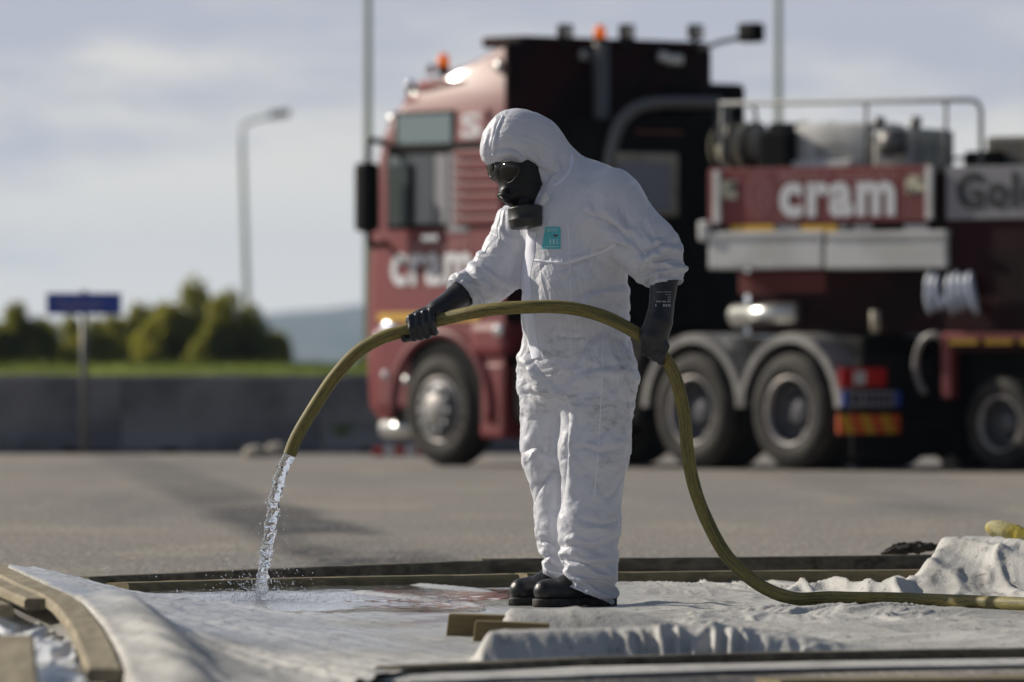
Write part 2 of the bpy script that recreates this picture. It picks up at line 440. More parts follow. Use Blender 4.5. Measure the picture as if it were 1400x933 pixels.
# body distance field on a grid, for contact
blo = np.array((-0.50, -0.38, -0.04)); bres = 0.0125; bn_ = np.array((76, 62, 142))
bg_ = np.stack(np.meshgrid(*[blo[i] + bres * np.arange(bn_[i]) for i in range(3)], indexing='ij'), -1)
bd = body_sdf(bg_); bgr = np.stack(np.gradient(bd, bres), -1); bgr /= np.linalg.norm(bgr, axis=-1)[..., None] + 1e-9
def field(x):
    q = np.clip((x - blo) / bres, 0, bn_ - 1.001); i = q.astype(int); f = q - i
    d = 0
    for a in (0, 1):
        for b in (0, 1):
            for c in (0, 1):
                wt = (f[:, 0] if a else 1 - f[:, 0]) * (f[:, 1] if b else 1 - f[:, 1]) * (f[:, 2] if c else 1 - f[:, 2])
                d = d + wt * bd[i[:, 0] + a, i[:, 1] + b, i[:, 2] + c]
    n = bgr[i[:, 0], i[:, 1], i[:, 2]]
    return d, n
mid = lambda E: 0.5 * (Vs[E[:, 0]] + Vs[E[:, 1]])
def growth(E):
    m = mid(E); e = Vs[E[:, 1]] - Vs[E[:, 0]]; l = np.linalg.norm(e, axis=1); pyy = PY0 - m[:, 2] * PS; pxx = m[:, 0] * PS + PX0
    up = np.abs(e[:, 2]) / (l + 1e-9)
    patch = sstep(-0.25, 0.45, perlin(m * np.array([4.5, 4.5, 6.0]) + 3.1))
    g = 1.0 + 0.008 + (0.008 + 0.016 * up) * patch
    leg = sstep(480, 540, pyy) * (1 - sstep(690, 730, pyy))
    g -= leg * (0.006 + 0.020 * up * patch)
    g += 0.026 * up * sstep(705, 750, pyy) + 0.015 * up * np.exp(-((pyy - 615) / 25) ** 2) + 0.018 * np.exp(-((pyy - 505) / 25) ** 2)
    arm = np.maximum(sstep(855, 885, pxx), 1 - sstep(690, 715, pxx)) * (pyy > 270)
    g += 0.030 * arm
    g -= 0.03 * (1 - sstep(215, 245, pyy))
    return l * g
GROUPS = []
for E, k in ((edges, 1.0), (diags, 0.45)):
    L = growth(E)
    for ix in colour(E): GROUPS.append((E[ix, 0], E[ix, 1], L[ix][:, None], 0.5 * k))
Lb = np.linalg.norm(Vs[bend[:, 1]] - Vs[bend[:, 0]], axis=1) * 1.03
for ix in colour(bend): GROUPS.append((bend[ix, 0], bend[ix, 1], Lb[ix][:, None], 0.5 * 0.10))
nrm = np.zeros_like(Vs)
fn = np.cross(Vs[Fs[:, 2]] - Vs[Fs[:, 0]], Vs[Fs[:, 3]] - Vs[Fs[:, 1]])
for k in range(4): np.add.at(nrm, Fs[:, k], fn)
nrm /= np.linalg.norm(nrm, axis=1)[:, None] + 1e-12
free = (1 - pin)[:, None]
# seed the folds: diagonal drag lines from the armpit and crotch, rings round knees and elbows
seed = 0.010 * perlin(Vs * np.array([9, 9, 16.0]) + np.stack([Vs[:, 2] * 8, 0 * Vs[:, 0], Vs[:, 0] * 9], 1)) + 0.004 * perlin(Vs * 30)
x = Vs + nrm * seed[:, None] * free; xp = x.copy()
pinw = np.clip(pin, 0, 1)[:, None]
grav = np.array([0, 0, -9.81]) * 0.000030
for it in range(70):
    v = (x - xp) * 0.80; xp = x.copy(); x = x + (v + grav) * free
    for sub in range(4):
        for a, b, L, k in GROUPS:
            e = x[b] - x[a]; l = np.sqrt((e * e).sum(1))[:, None] + 1e-9
            c = e * ((l - L) / l * k); x[a] += c; x[b] -= c
        x += (Vs - x) * pinw * (0.9 if sub == 3 else 0.5)
    x += (Vs - x) * 0.007
    d, n = field(x)
    pen = np.clip(0.004 - d, 0, 0.02)[:, None]; hit = pen > 0
    x = x + n * pen
    xp = np.where(hit, xp + (x - xp) * 0.5, xp)
    far = np.clip(d - 0.055, 0, 0.05)[:, None]; x = x - n * far * 0.5
Vc = relax(x, Fs, 1, 0.25)

def refine(o, n):
    """n levels of subdivision, applied; returns vertex positions and normals"""
    ms = o.modifiers.new('s', 'SUBSURF'); ms.levels = n; ms.render_levels = n
    dg = bpy.context.evaluated_depsgraph_get(); me = bpy.data.meshes.new_from_object(o.evaluated_get(dg))
    o.modifiers.clear(); old = o.data; o.data = me; bpy.data.meshes.remove(old)
    k = len(me.vertices); V = np.empty(k * 3); N = np.empty(k * 3)
    me.vertices.foreach_get('co', V); me.vertices.foreach_get('normal', N)
    return V.reshape(-1, 3), N.reshape(-1, 3)
garment.data.vertices.foreach_set('co', Vc.ravel()); garment.data.update()
Vr, Nr = refine(garment, 2)
rx = Vr[:, 0] * PS + PX0; ry = PY0 - Vr[:, 2] * PS
hood = 1 - sstep(205, 235, ry)
sleeve = np.maximum(sstep(860, 890, rx), 1 - sstep(685, 708, rx)) * (ry > 260)
legs = sstep(470, 520, ry); hemz = sstep(690, 740, ry)
area = sstep(-0.25, 0.4, perlin(Vr * 5.0 + 41))
warp = 0.035 * np.stack([perlin(Vr * 7 + 5), perlin(Vr * 7 + 50), perlin(Vr * 7 + 95)], 1)
q = Vr + warp
vee = lambda p: np.abs(perlin(p)) - 0.25      # V-shaped valleys between flat facets, like crumpled paper
ang_ = perlin(Vr * 2.2 + 13) * 1.6           # drifting fold direction
ca_, sa_ = np.cos(ang_), np.sin(ang_)
lx = q[:, 0] * ca_ + q[:, 2] * sa_; lz = q[:, 2] * ca_ - q[:, 0] * sa_
dsp = 0.0100 * vee(np.stack([lx * 7, q[:, 1] * 7, lz * 2.4], 1)) * (0.35 + 0.65 * area) * (1 - .5 * hood)
dsp += 0.0042 * vee(np.stack([lx * 13, q[:, 1] * 12, lz * 6], 1) + 9) * (0.2 + 0.5 * area + 0.4 * sleeve) * (1 - .4 * hood)
dsp += 0.0045 * vee(np.stack([q[:, 0] * 4, q[:, 1] * 4, q[:, 2] * 12], 1) + 67) * (0.6 * sleeve + .7 * hemz + .1)
rl_ = lambda p, k=6: np.clip(1 - np.abs(perlin(p)) * k, 0, 1) ** 1.5
dsp += 0.0020 * rl_(np.stack([lx * 6, q[:, 1] * 6, lz * 3.5], 1) + 33) * (1 - .5 * hood)
dsp -= 0.0036 * rl_(np.stack([q[:, 0] * 3 + q[:, 2] * 4, q[:, 1] * 4, q[:, 2] * 6 - q[:, 0] * 7], 1) + 21, 5) * (1 - hood) * (1 - .6 * hemz)
dsp += 0.0016 * vee(q * 34 + 29) * (0.2 + 0.8 * area)
# the large folds one can read in the photograph: a pressed valley with a raised lip on one side
def fold_line(pts, amp, wd, lip=0.6, side=1):
    c = spline([(a, b, 0) for a, b in pts], 30)[:, :2]; best = np.full(len(Vr), 1e9); sgn = np.zeros(len(Vr)); tpar = np.zeros(len(Vr))
    lo_, hi_ = c.min(0) - 30, c.max(0) + 30
    k = np.nonzero((rx > lo_[0]) & (rx < hi_[0]) & (ry > lo_[1]) & (ry < hi_[1]) & (Nr[:, 1] < 0.25))[0]
    x_, y_ = rx[k], ry[k]; b_ = best[k]; s_ = sgn[k]; t_ = tpar[k]
    for i in range(29):
        a, e = c[i], c[i + 1] - c[i]; l2 = e @ e; t = np.clip(((x_ - a[0]) * e[0] + (y_ - a[1]) * e[1]) / l2, 0, 1)
        dx, dy = x_ - a[0] - t * e[0], y_ - a[1] - t * e[1]; d = np.hypot(dx, dy); m = d < b_
        b_ = np.where(m, d, b_); s_ = np.where(m, np.sign(e[0] * dy - e[1] * dx), s_); t_ = np.where(m, (i + t) / 29, t_)
    env = np.sin(np.pi * np.clip(t_ * .94 + .03, 0, 1)) ** .6
    w_ = wd * (1 + .25 * np.sin(t_ * 9))
    v = -amp * np.exp(-b_ / w_) + amp * lip * np.exp(-((s_ * side * b_ - 1.6 * w_) / (1.1 * w_)) ** 2)
    dsp[k] += v * env
for pts, amp, wd, side in [
    ([(870, 342), (850, 322), (828, 306), (806, 296)], .016, 6, 1), ([(868, 336), (856, 312), (848, 292), (842, 276)], .013, 6, -1), ([(864, 348), (846, 340), (828, 336)], .010, 5, 1),
    ([(842, 338), (812, 352), (785, 362), (762, 374)], .008, 5, 1), ([(783, 416), (800, 404), (828, 394), (857, 388)], .011, 6, 1), ([(760, 392), (778, 380), (800, 362)], .006, 6, -1),
    ([(808, 268), (812, 288), (820, 304)], .007, 6, 1), ([(768, 536), (745, 520), (722, 488), (712, 452)], .014, 7, -1), ([(766, 548), (742, 540), (716, 540)], .010, 5, 1),
    ([(770, 528), (788, 492), (812, 462), (846, 440)], .009, 7, 1), ([(772, 524), (796, 508), (836, 500), (866, 498)], .006, 6, 1), ([(772, 532), (774, 580), (772, 640), (766, 700)], .010, 5, -1),
    ([(850, 612), (820, 618), (796, 612), (776, 622)], .009, 5, 1), ([(714, 620), (730, 612), (752, 622)], .008, 5, 1), ([(728, 690), (742, 660), (760, 640)], .007, 5, 1),
    ([(845, 735), (815, 748), (785, 744), (764, 752)], .011, 5, 1), ([(844, 712), (818, 716), (790, 708)], .007, 5, -1), ([(843, 770), (812, 772), (780, 764), (760, 768)], .011, 5, 1), ([(842, 800), (815, 790), (790, 784)], .009, 5, 1),
    ([(736, 735), (748, 742), (762, 752)], .009, 4, 1), ([(740, 764), (752, 760), (764, 768)], .008, 4, 1),
    ([(868, 352), (890, 344), (908, 334), (924, 334)], .013, 5, 1), ([(876, 368), (896, 358), (914, 354), (931, 358)], .011, 5, -1), ([(886, 384), (902, 378), (926, 382)], .009, 4, 1), ([(880, 318), (896, 326), (914, 322)], .008, 6, 1),
    ([(647, 356), (662, 362), (684, 378), (698, 380)], .013, 5, 1), ([(652, 338), (668, 346), (690, 352)], .009, 5, 1), ([(636, 368), (650, 384), (668, 402)], .010, 5, -1), ([(624, 380), (640, 396), (652, 414)], .008, 4, 1), ([(668, 316), (684, 326), (704, 344)], .008, 5, -1),
    ([(666, 214), (690, 204), (712, 212), (738, 240)], .006, 5, 1), ([(714, 224), (726, 226), (744, 236), (758, 238)], .008, 5, -1), ([(690, 160), (680, 180), (676, 210)], .006, 4, 1), ([(672, 176), (668, 196), (670, 216)], .005, 4, 1), ([(744, 250), (752, 240), (768, 232)], .008, 5, 1), ([(765, 212), (770, 232), (760, 250)], .006, 6, 1)]:
    fold_line(pts, amp * 1.35, wd * .9, .7, side)
Vr = Vr + Nr * dsp[:, None]
garment.data.vertices.foreach_set('co', Vr.ravel()); garment.data.update()
garment.data.polygons.foreach_set('use_smooth', [True] * len(garment.data.polygons))

# what the person wears, each fitted onto the suit
M_rub = mat('black mask rubber', (0.008, 0.008, 0.008), 0.40, spec=0.35, c2=(0.016, 0.015, 0.014), scale=30, bump=0.12, bscale=160)
M_lens = mat('smoked visor glass', (0.010, 0.008, 0.006), 0.10, spec=0.4)
M_can = mat('olive black filter canister', (0.022, 0.022, 0.019), 0.42, c2=(0.035, 0.034, 0.03), scale=20, spec=0.5)
M_glove = mat('black neoprene', (0.010, 0.0105, 0.013), 0.36, c2=(0.022, 0.023, 0.027), scale=24, bump=0.18, bscale=120, spec=0.5)
M_gprint = mat('pale glove print', (0.42, 0.42, 0.46), 0.7)
M_boot = mat('black boot leather', (0.010, 0.010, 0.011), 0.33, c2=(0.02, 0.019, 0.018), scale=40, bump=0.2, bscale=180)
M_sole = mat('black boot sole rubber', (0.014, 0.013, 0.012), 0.7, c2=(0.05, 0.045, 0.04), scale=50)
M_label = mat('turquoise cloth label', (0.10, 0.50, 0.55), 0.6)
M_lprint = mat('pale label print', (0.45, 0.72, 0.74), 0.7)
M_lred = mat('dark label print', (0.16, 0.05, 0.09), 0.7)
M_seam = mat('welded seam tape', (0.84, 0.85, 0.95), 0.35)

person = empty('person', ((PX0 - 700) / FPX * PD, PD, 0))
tag(person, 'person in hooded white coverall and black gas mask holding a hose, looking down', 'person')
garment.parent = person
bvh = BVHTree.FromObject(garment, bpy.context.evaluated_depsgraph_get())
def on_suit(px, py, off=0.003):       # nearest point of the suit seen at that pixel of the figure
    p = P(px, py, -1.0); loc, n, i, d = bvh.ray_cast(Vector(p), Vector((0, 1, 0)))
    if loc is None: return None
    if n.y > 0: n = -n
    return np.array(loc) + np.array(n) * off
def strip_on_suit(name, pts, half, mat_, n=40, off=0.0025):
    c = spline([(a, b, 0) for a, b in pts], n)[:, :2]
    t = np.gradient(c, axis=0); t /= np.linalg.norm(t, axis=1)[:, None]; nn = np.stack([-t[:, 1], t[:, 0]], 1)
    V = []; F = []
    m = 5
    for i in range(n):
        for j in range(m):
            u = (j / (m - 1) - 0.5) * 2; q = c[i] + nn[i] * half * u
            h = on_suit(q[0], q[1], off * (1 - 0.8 * abs(u) ** 3))
            V.append(h if h is not None else (V[-1] if V else P(q[0], q[1], -.2)))
    for i in range(n - 1):
        for j in range(m - 1):
            a = i * m + j; F.append((a, a + 1, a + m + 1, a + m))
    return mesh_obj(name, V, F, mat_, garment)
strip_on_suit('zip_flap', [(727, 318), (724, 350), (719, 375), (720, 400), (723, 430), (727, 460), (733, 490)], 6.5, M_seam, off=0.005)
strip_on_suit('seam', [(731, 357), (755, 360), (778, 360), (800, 353), (825, 345), (842, 336)], 1.9, M_seam, off=0.004)
strip_on_suit('seam', [(688, 160), (680, 178), (675, 198), (674, 214)], 1.8, M_seam, n=24, off=0.004)
strip_on_suit('seam', [(782, 212), (781, 228), (772, 244), (758, 255)], 2.2, M_seam, n=24, off=0.004)
strip_on_suit('seam', [(776, 305), (778, 340), (779, 380), (782, 415)], 0.8, M_seam, n=30, off=0.002)
strip_on_suit('seam', [(824, 460), (822, 520), (818, 600), (812, 680)], 0.8, M_seam, n=30, off=0.002)
# turquoise label on the chest
def patch(name, x0, x1, y0, y1, mat_, off, nx=8, ny=8, shear=0.0, parent=None):
    V = []; F = []
    for j in range(ny):
        for i in range(nx):
            px_ = x0 + (x1 - x0) * i / (nx - 1); py_ = y0 + (y1 - y0) * j / (ny - 1)
            if i == 0: px_ -= shear * j / (ny - 1)
            h = on_suit(px_, py_, off); V.append(h if h is not None else P(px_, py_, -.2))
    for j in range(ny - 1):
        for i in range(nx - 1):
            a = j * nx + i; F.append((a, a + 1, a + nx + 1, a + nx))
    return mesh_obj(name, V, F, mat_, parent or garment)
lab = patch('chest_label', 746, 766, 312, 342, M_label, 0.004, shear=5)
for yy in (314.5, 317.0): patch('label_print', 748, 764, yy, yy + 1.0, M_lprint, 0.0055, 6, 2, parent=lab)
patch('label_print', 757, 763.5, 323, 325.4, M_lred, 0.0055, 6, 3, parent=lab)
patch('label_print', 746, 764, 338.5, 339.7, M_lprint, 0.0055, 6, 2, parent=lab)
for xx in (752, 756.5, 761): patch('label_print', xx, xx + 2.4, 329, 336, M_lprint, 0.0052, 3, 4, parent=lab)

# --- gas mask: one moulded face piece with visor rims, exhale valve and side filter
def mask_sdf(p):
    d = sd_cone(p, P(712, 232, -.02), P(716, 262, -.03), R(34), R(28), (1, 1.0, 1))
    d = smin(d, sd_cone(p, P(690, 232, -.05), P(682, 234, .0), R(18), R(16)), 0.02)
    d = smin(d, sd_cone(p, P(704, 246, -.055), P(700, 264, -.065), R(21), R(18)), 0.025)
    d = smin(d, sd_cone(p, P(712, 262, -.05), P(716, 279, -.055), R(18), R(12)), 0.02)      # chin and filter neck
    d = smin(d, sd_cone(p, P(702, 262, -.07), P(696, 269, -.085), R(13), R(11.5)), 0.012)    # valve housing
    # recesses for the eyepieces
    for c in (P(695, 236, -.118), P(668, 231, -.05)):
        d = np.maximum(d, -(np.linalg.norm((p - c) * np.array([1, 0.8, 1.1]), axis=-1) - R(11)))
    return d
Vm, Fm = nets(mask_sdf, (-0.36, -0.20, 1.28), (-0.07, 0.12, 1.56), 0.0042)
Vm = relax(Vm, Fm, 2, 0.5)
mask = mesh_obj('gas_mask', Vm, Fm, M_rub, person)
def dirn(a, b): v = np.asarray(b, float) - np.asarray(a, float); return v / np.linalg.norm(v)
def disc_oval(name, c, n, ru, rv, tilt, mat_, parent, rim=0.003):
    n = np.array(n, float); n /= np.linalg.norm(n); u = np.cross([0, 0, 1.0], n); u /= np.linalg.norm(u); v = np.cross(n, u)
    ct, st = math.cos(tilt), math.sin(tilt); u, v = u * ct + v * st, v * ct - u * st
    a = np.linspace(0, 2 * np.pi, 36, endpoint=False)
    ring = lambda s, h: c + n * h + s * (ru * np.cos(a)[:, None] * u + rv * np.sin(a)[:, None] * v * (1 - 0.15 * np.cos(a)[:, None]))
    V = [ring(1, -.004), ring(0.97, 0.001), ring(0.75, 0.004), ring(0.4, 0.006)]
    F = [(k * 36 + i, k * 36 + (i + 1) % 36, (k + 1) * 36 + (i + 1) % 36, (k + 1) * 36 + i) for k in range(3) for i in range(36)]
    F.append(tuple(3 * 36 + i for i in range(36)))
    le = mesh_obj(name, np.concatenate(V), F, mat_, parent)
    t_ = tube(np.concatenate([ring(1.02, 0.001), ring(1.02, 0.001)[:1]]), rim, 8, False)
    mesh_obj('visor_rim', t_[0], t_[1], M_rub, le)
    return le
disc_oval('visor', P(695.5, 236.5, -.112), (-0.66, -0.74, -0.16), R(21), R(14), 0.30, M_lens, mask, .0022)
disc_oval('visor', P(671, 231, -.035), (-0.93, -0.30, -0.15), R(13), R(12), 0.1, M_lens, mask, .0022)
# exhale valve: ribbed cup pointing down and forward
vd = dirn((0, 0, 0), (-0.50, -0.30, -0.80)); vc = P(692.5, 270, -.092)
mesh_obj('exhale_valve', *join([tube([vc - vd * .02, vc - vd * .004, vc - vd * .003, vc + vd * .003, vc + vd * .004, vc + vd * .008, vc + vd * .009, vc + vd * .015, vc + vd * .016, vc + vd * .013], [.025, .026, .0305, .0305, .0265, .0265, .0295, .0285, .022, .012], 28)]), M_rub, mask)
# filter canister with two rolled bands
cd = dirn((0, 0, 0), (0.09, -0.10, -1.0)); c0 = P(717, 281, -.095)
prof = [(0, .020), (.006, .020), (.0065, .050), (.010, .056), (.013, .0585), (.016, .0575), (.046, .0570), (.050, .0592), (.054, .0592), (.057, .0570), (.074, .0560), (.079, .051), (.0791, .0)]
mesh_obj('filter_canister', *tube([c0 + cd * a for a, r in prof], [max(r, .001) for a, r in prof], 40, True), M_can, mask)
mesh_obj('filter_neck', *tube([P(714, 270, -.07), c0 + cd * .004], [.020, .021], 20), M_rub, mask)
# loose strap end of pale cloth at the collar
mesh_obj('strap_tab', [P(741, 270, -.135), P(746, 264, -.15), P(751, 274, -.14), P(743, 283, -.13), P(738, 280, -.14)], [(0, 1, 2, 3, 4)], M_suit, garment)

# --- gloves
def hand_mesh(cones, lo, hi, ks, res=0.0032):
    def f(p):
        d = None
        for a, b, r1, r2, k in cones:
            q = sd_cone(p, P(*a), P(*b), R(r1), R(r2)); d = q if d is None else smin(d, q, k)
        return d
    V, F = nets(f, lo, hi, res); return relax(V, F, 1, 0.5), F
hd = -.10
cones = [((633, 402, -.045), (600, 426, -.085), 19.5, 14.5, .005), ((600, 426, -.085), (578, 437, hd + .012), 14, 13, .02), ((578, 437, hd + .012), (566, 440, hd + .005), 13, 11, .015)]
for i in range(4):
    xk = 562.5 + 9.3 * i; hy = 452 - (xk + 3 - 556) * 0.34; L = (0, 2, 3, 2)[i]
    k = .0035
    cones += [((xk + 4, hy - 11, hd + .008), (xk, hy - 13, hd - .022), 5.8, 5.4, .006), ((xk, hy - 13, hd - .022), (xk + 1, hy + 1, hd - .036), 5.2, 5.0, k),
              ((xk + 1, hy + 1, hd - .036), (xk + 4, hy + 14 + L, hd - .022), 5.0, 4.8, k), ((xk + 4, hy + 14 + L, hd - .022), (xk + 6, hy + 14 + L, hd + .008), 4.8, 4.4, k)]
cones += [((580, 448, hd + .035), (566, 461, hd + .012), 7.5, 6, .01), ((566, 461, hd + .012), (554, 463.5, hd - .012), 5.6, 5.4, .004)]
V, F = hand_mesh(cones, (-0.62, -0.22, 0.84), (-0.34, 0.03, 1.10), 0)
g1 = mesh_obj('glove', V, F, M_glove, person)
g1['label'] = 'black glove gripping the hose with fingers wrapped over it'
nd = -.215
cones = [((907, 380, -.205), (902, 425, -.225), 19.5, 16.5, .01), ((902, 425, -.225), (899, 440, -.235), 16.5, 16, .01), ((899, 440, -.235), (891, 462, nd - .03), 17, 16, .02),
         ((897, 443, -.235), (884, 459, nd - .025), 12, 11, .02), ((905, 444, -.235), (901, 470, nd - .022), 10, 9.5, .015)]
for i in range(4):
    xk = 879 + 7.6 * i; yk = 468 + 4.8 * i
    cones += [((xk + 5, yk - 8, nd - .032), (xk + 1, yk + 5, nd - .036), 7.0, 5.8, .010), ((xk + 1, yk + 5, nd - .036), (xk, yk + 13, nd - .018), 5.4, 5.0, .0035),
              ((xk, yk + 13, nd - .018), (xk + 3, yk + 11, nd + .018), 5.0, 4.7, .0035), ((xk + 3, yk + 11, nd + .018), (xk + 6, yk - 2, nd + .030), 4.7, 4.3, .0035)]
cones += [((888, 448, nd - .005), (879, 455, nd + .022), 7, 6, .01), ((879, 455, nd + .022), (888, 467, nd + .034), 5.8, 5.2, .004)]
V, F = hand_mesh(cones, (0.18, -0.31, 0.80), (0.37, -0.10, 1.14), 0)
g2 = mesh_obj('glove', V, F, M_glove, person)
g2['label'] = 'black gauntlet glove with pale print on its cuff'
gb = BVHTree.FromPolygons([Vector(v) for v in V], [tuple(f) for f in F.tolist()])
def print_bar(x0, x1, y0, y1):
    V = []
    for a, b in ((x0, y0), (x1, y0), (x1, y1), (x0, y1)):
        loc, n, i, d = gb.ray_cast(Vector(P(a, b, -1)), Vector((0, 1, 0)))
        V.append(np.array(loc) + np.array((0, -0.0015, 0)) if loc else P(a, b, -.25))
    return V, [(0, 1, 2, 3)]
bars = []
for yy, segs in ((400.5, ((896, 902), (903, 905), (906, 916))), (404, ((908, 911), (912, 915.5))), (407.5, ((911, 915.5),)), (410.5, ((911, 915.5),)), (413, ((895, 902), (903, 909), (910, 915))), (417.5, ((894, 896), (904.5, 907.5), (908, 911), (911.5, 915)))):
    for a, b in segs:
        h = 1.8 if yy > 412 else 0.9
        if yy > 416: h = 3.2
        n = max(1, int((b - a) / 1.7))
        for k in range(n):
            bars.append(print_bar(a + (b - a) * k / n, a + (b - a) * (k + 0.72) / n, yy, yy + h))
mesh_obj('glove_print', *join(bars), M_gprint, g2)

# --- boots
def boot(heel, toe, s):
    hx, hdp = heel; tx, tdp = toe
    L = lambda t, z, side=0.0: np.array([((hx + (tx - hx) * t) - PX0) / PS, hdp + (tdp - hdp) * t + side, z])
    def f(p):
        d = sd_cone(p, L(.88, .050), L(.62, .052), .040, .046, (1, .95, 1.08))
        d = smin(d, sd_cone(p, L(.62, .052), L(.12, .055), .046, .040, (1, 1.0, 1)), .02)
        d = smin(d, sd_cone(p, L(.55, .075), L(.30, .13), .036, .044, (1, 1, 1)), .03)
        d = smin(d, sd_cone(p, L(.16, .06), L(.20, .17), .042, .046, (1, 1, 1)), .03)
        d = smin(d, sd_cone(p, L(.90, .058), L(.80, .060), .036, .038, (1, .9, 1)), .012)
        return np.maximum(d, .024 - p[..., 2])
    lo = np.minimum(L(-.2, 0), L(1.25, 0)) - .06; hi = np.maximum(L(-.2, .2), L(1.25, .2)) + .06
    lo[2] = .005; hi[2] = .24
    V, F = nets(f, lo, hi, .0045); V = relax(V, F, 2, .5)
    b = mesh_obj('boot', V, F, M_boot, person)
    def g(p):
        d = sd_cone(p, L(.90, .02), L(.60, .02), .042, .048, (1, .95, 0.001))
        d = smin(d, sd_cone(p, L(.60, .02), L(.05, .02), .048, .041, (1, 1, 0.001)), .02)
        d = np.maximum(np.maximum(d, p[..., 2] - .030), .002 - p[..., 2])
        wst = sd_cone(p, L(.34, -.004, -.1), L(.34, -.004, .1), .012, .012); return np.maximum(d, -wst)
    V, F = nets(g, lo - np.array([0, 0, .012]), hi * np.array([1, 1, 0]) + np.array([0, 0, .05]), .0045)
    mesh_obj('sole', relax(V, F, 1, .4), F, M_sole, b)
    # welt and laces
    fwd = dirn(L(0, 0), L(1, 0)); lat = np.array([-fwd[1], fwd[0], 0])
    lace = []
    for k in range(4):
        c = L(.60 - .085 * k, .098 + .022 * k); h = .024
        lace.append(tube(spline([c - lat * h - np.array([0, 0, .012]), c + np.array([0, 0, .010]) , c + lat * h - np.array([0, 0, .012])], 9), .0032, 6))
        lace.append(tube(spline([c - lat * h - np.array([0, 0, .012]), c + fwd * -.012 + np.array([0, 0, .016]), c - fwd * .025 + lat * h + np.array([0, 0, .004])], 9), .0028, 6))
    mesh_obj('lace', *join(lace), M_boot, b)
    return b
boot((832, .02), (735, -.13), 1)
boot((795, .19), (703, .05), -1)

# ------------------------------------------------------------------ hose held in both hands
M_hose = bpy.data.materials.new('weathered yellow hose'); M_hose.use_nodes = True
def hose_nodes(m):
    t = m.node_tree; b = t.nodes['Principled BSDF']
    at_ = t.nodes.new('ShaderNodeAttribute'); at_.attribute_name = 'along'
    def nz(scale, stretch, detail=4):
        mp = t.nodes.new('ShaderNodeMapping'); mp.inputs['Scale'].default_value = stretch
        t.links.new(at_.outputs['Vector'], mp.inputs[0])
        n = t.nodes.new('ShaderNodeTexNoise'); n.inputs['Scale'].default_value = scale; n.inputs['Detail'].default_value = detail
        t.links.new(mp.outputs[0], n.inputs['Vector']); return n.outputs[0]
    green = ramp(t, nz(1, (5, 30, 30)), .50, .62)
    c = mixc(t, mathn(t, 'MULTIPLY', green, .75), (.215, .175, .050), (.060, .080, .035))
    grime = ramp(t, nz(1, (40, 60, 60), 6), .50, .70)
    c = mixc(t, mathn(t, 'MULTIPLY', grime, .7), c, (.075, .055, .03))
    pale = ramp(t, nz(1, (9, 26, 26), 3), .62, .74)
    c = mixc(t, mathn(t, 'MULTIPLY', pale, .35), c, (.36, .32, .17))
    scuff = ramp(t, nz(1, (14, 90, 90), 6), .60, .68)
    c = mixc(t, mathn(t, 'MULTIPLY', scuff, .8), c, (.035, .03, .02))
    t.links.new(c, b.inputs['Base Color']); b.inputs['Roughness'].default_value = .62; b.inputs['Specular IOR Level'].default_value = .3
    bn = t.nodes.new('ShaderNodeBump'); bn.inputs['Strength'].default_value = .25; bn.inputs['Distance'].default_value = .003
    t.links.new(nz(1, (60, 140, 140), 4), bn.inputs['Height']); t.links.new(bn.outputs[0], b.inputs['Normal'])
hose_nodes(M_hose)
hose_pts = [(397, 622, -.06), (407, 597, -.06), (425, 566, -.06), (455, 520, -.065), (486, 485, -.075), (518, 465, -.09), (556, 452, -.10), (600, 438, -.115), (655, 427, -.19), (715, 421.5, -.245), (770, 422, -.262),
            (815, 431, -.255), (850, 446, -.235), (886, 469, -.215), (911, 496, -.21), (925, 528, -.20), (934, 570, -.19), (938, 612, -.18), (945, 655, -.17), (960, 700, -.17), (984, 748, -.20),
            (1010, 778, -.26), (1042, 802, -.33), (1082, 814, -.42), (1130, 817.5, -.55), (1180, 818.5, -.62), (1250, 820, -.70), (1330, 823, -.80), (1420, 827, -.95), (1600, 832, -1.1), (1900, 838, -1.0), (2400, 842, -1.0), (3000, 840, -1.0)]
hp_ = []
for a, b, d in hose_pts:
    if a < 1100: q = P(a, b, d) + np.array(person.location)
    else:
        Yh = FPX * (CAMH - .042) / (b - HOR); q = at(a, b, Yh); 
    hp_.append(q)
HP = spline(hp_, 320)
ss_ = np.linspace(0, 1, 320)[:, None]; HP = HP + .0035 * np.concatenate([perlin(np.concatenate([ss_ * 22 + k, 0 * ss_, 0 * ss_ + k * 7], 1))[:, None] for k in range(3)], 1) * sstep(0, .05, ss_) * (1 - sstep(.62, .7, ss_))
HR = .0222
hr_ = HR * (1 + .035 * perlin(np.concatenate([ss_ * 60, 0 * ss_, 0 * ss_ + 3], 1)))
V, F = tube(HP, hr_, 20)
V2, F2 = tube(HP[:6], .016, 20, False)
hose = mesh_obj('hose', *join([(V, [f for f in F[:-2]] + [F[-1]]), (V2, [f[::-1] for f in F2])]), M_hose)
al = np.zeros((len(hose.data.vertices), 3)); arc = np.concatenate([[0], np.cumsum(np.linalg.norm(np.diff(HP, axis=0), axis=1))])
ang = np.linspace(0, 2 * np.pi, 20, endpoint=False)
al[:len(V), 0] = np.repeat(arc, 20); al[:len(V), 1] = np.tile(np.cos(ang), len(HP)) * .1; al[:len(V), 2] = np.tile(np.sin(ang), len(HP)) * .1
att = hose.data.attributes.new('along', 'FLOAT_VECTOR', 'POINT'); att.data.foreach_set('vector', al.ravel())
tag(hose, 'dirty yellow rubber hose held by the person, pouring water', 'hose')
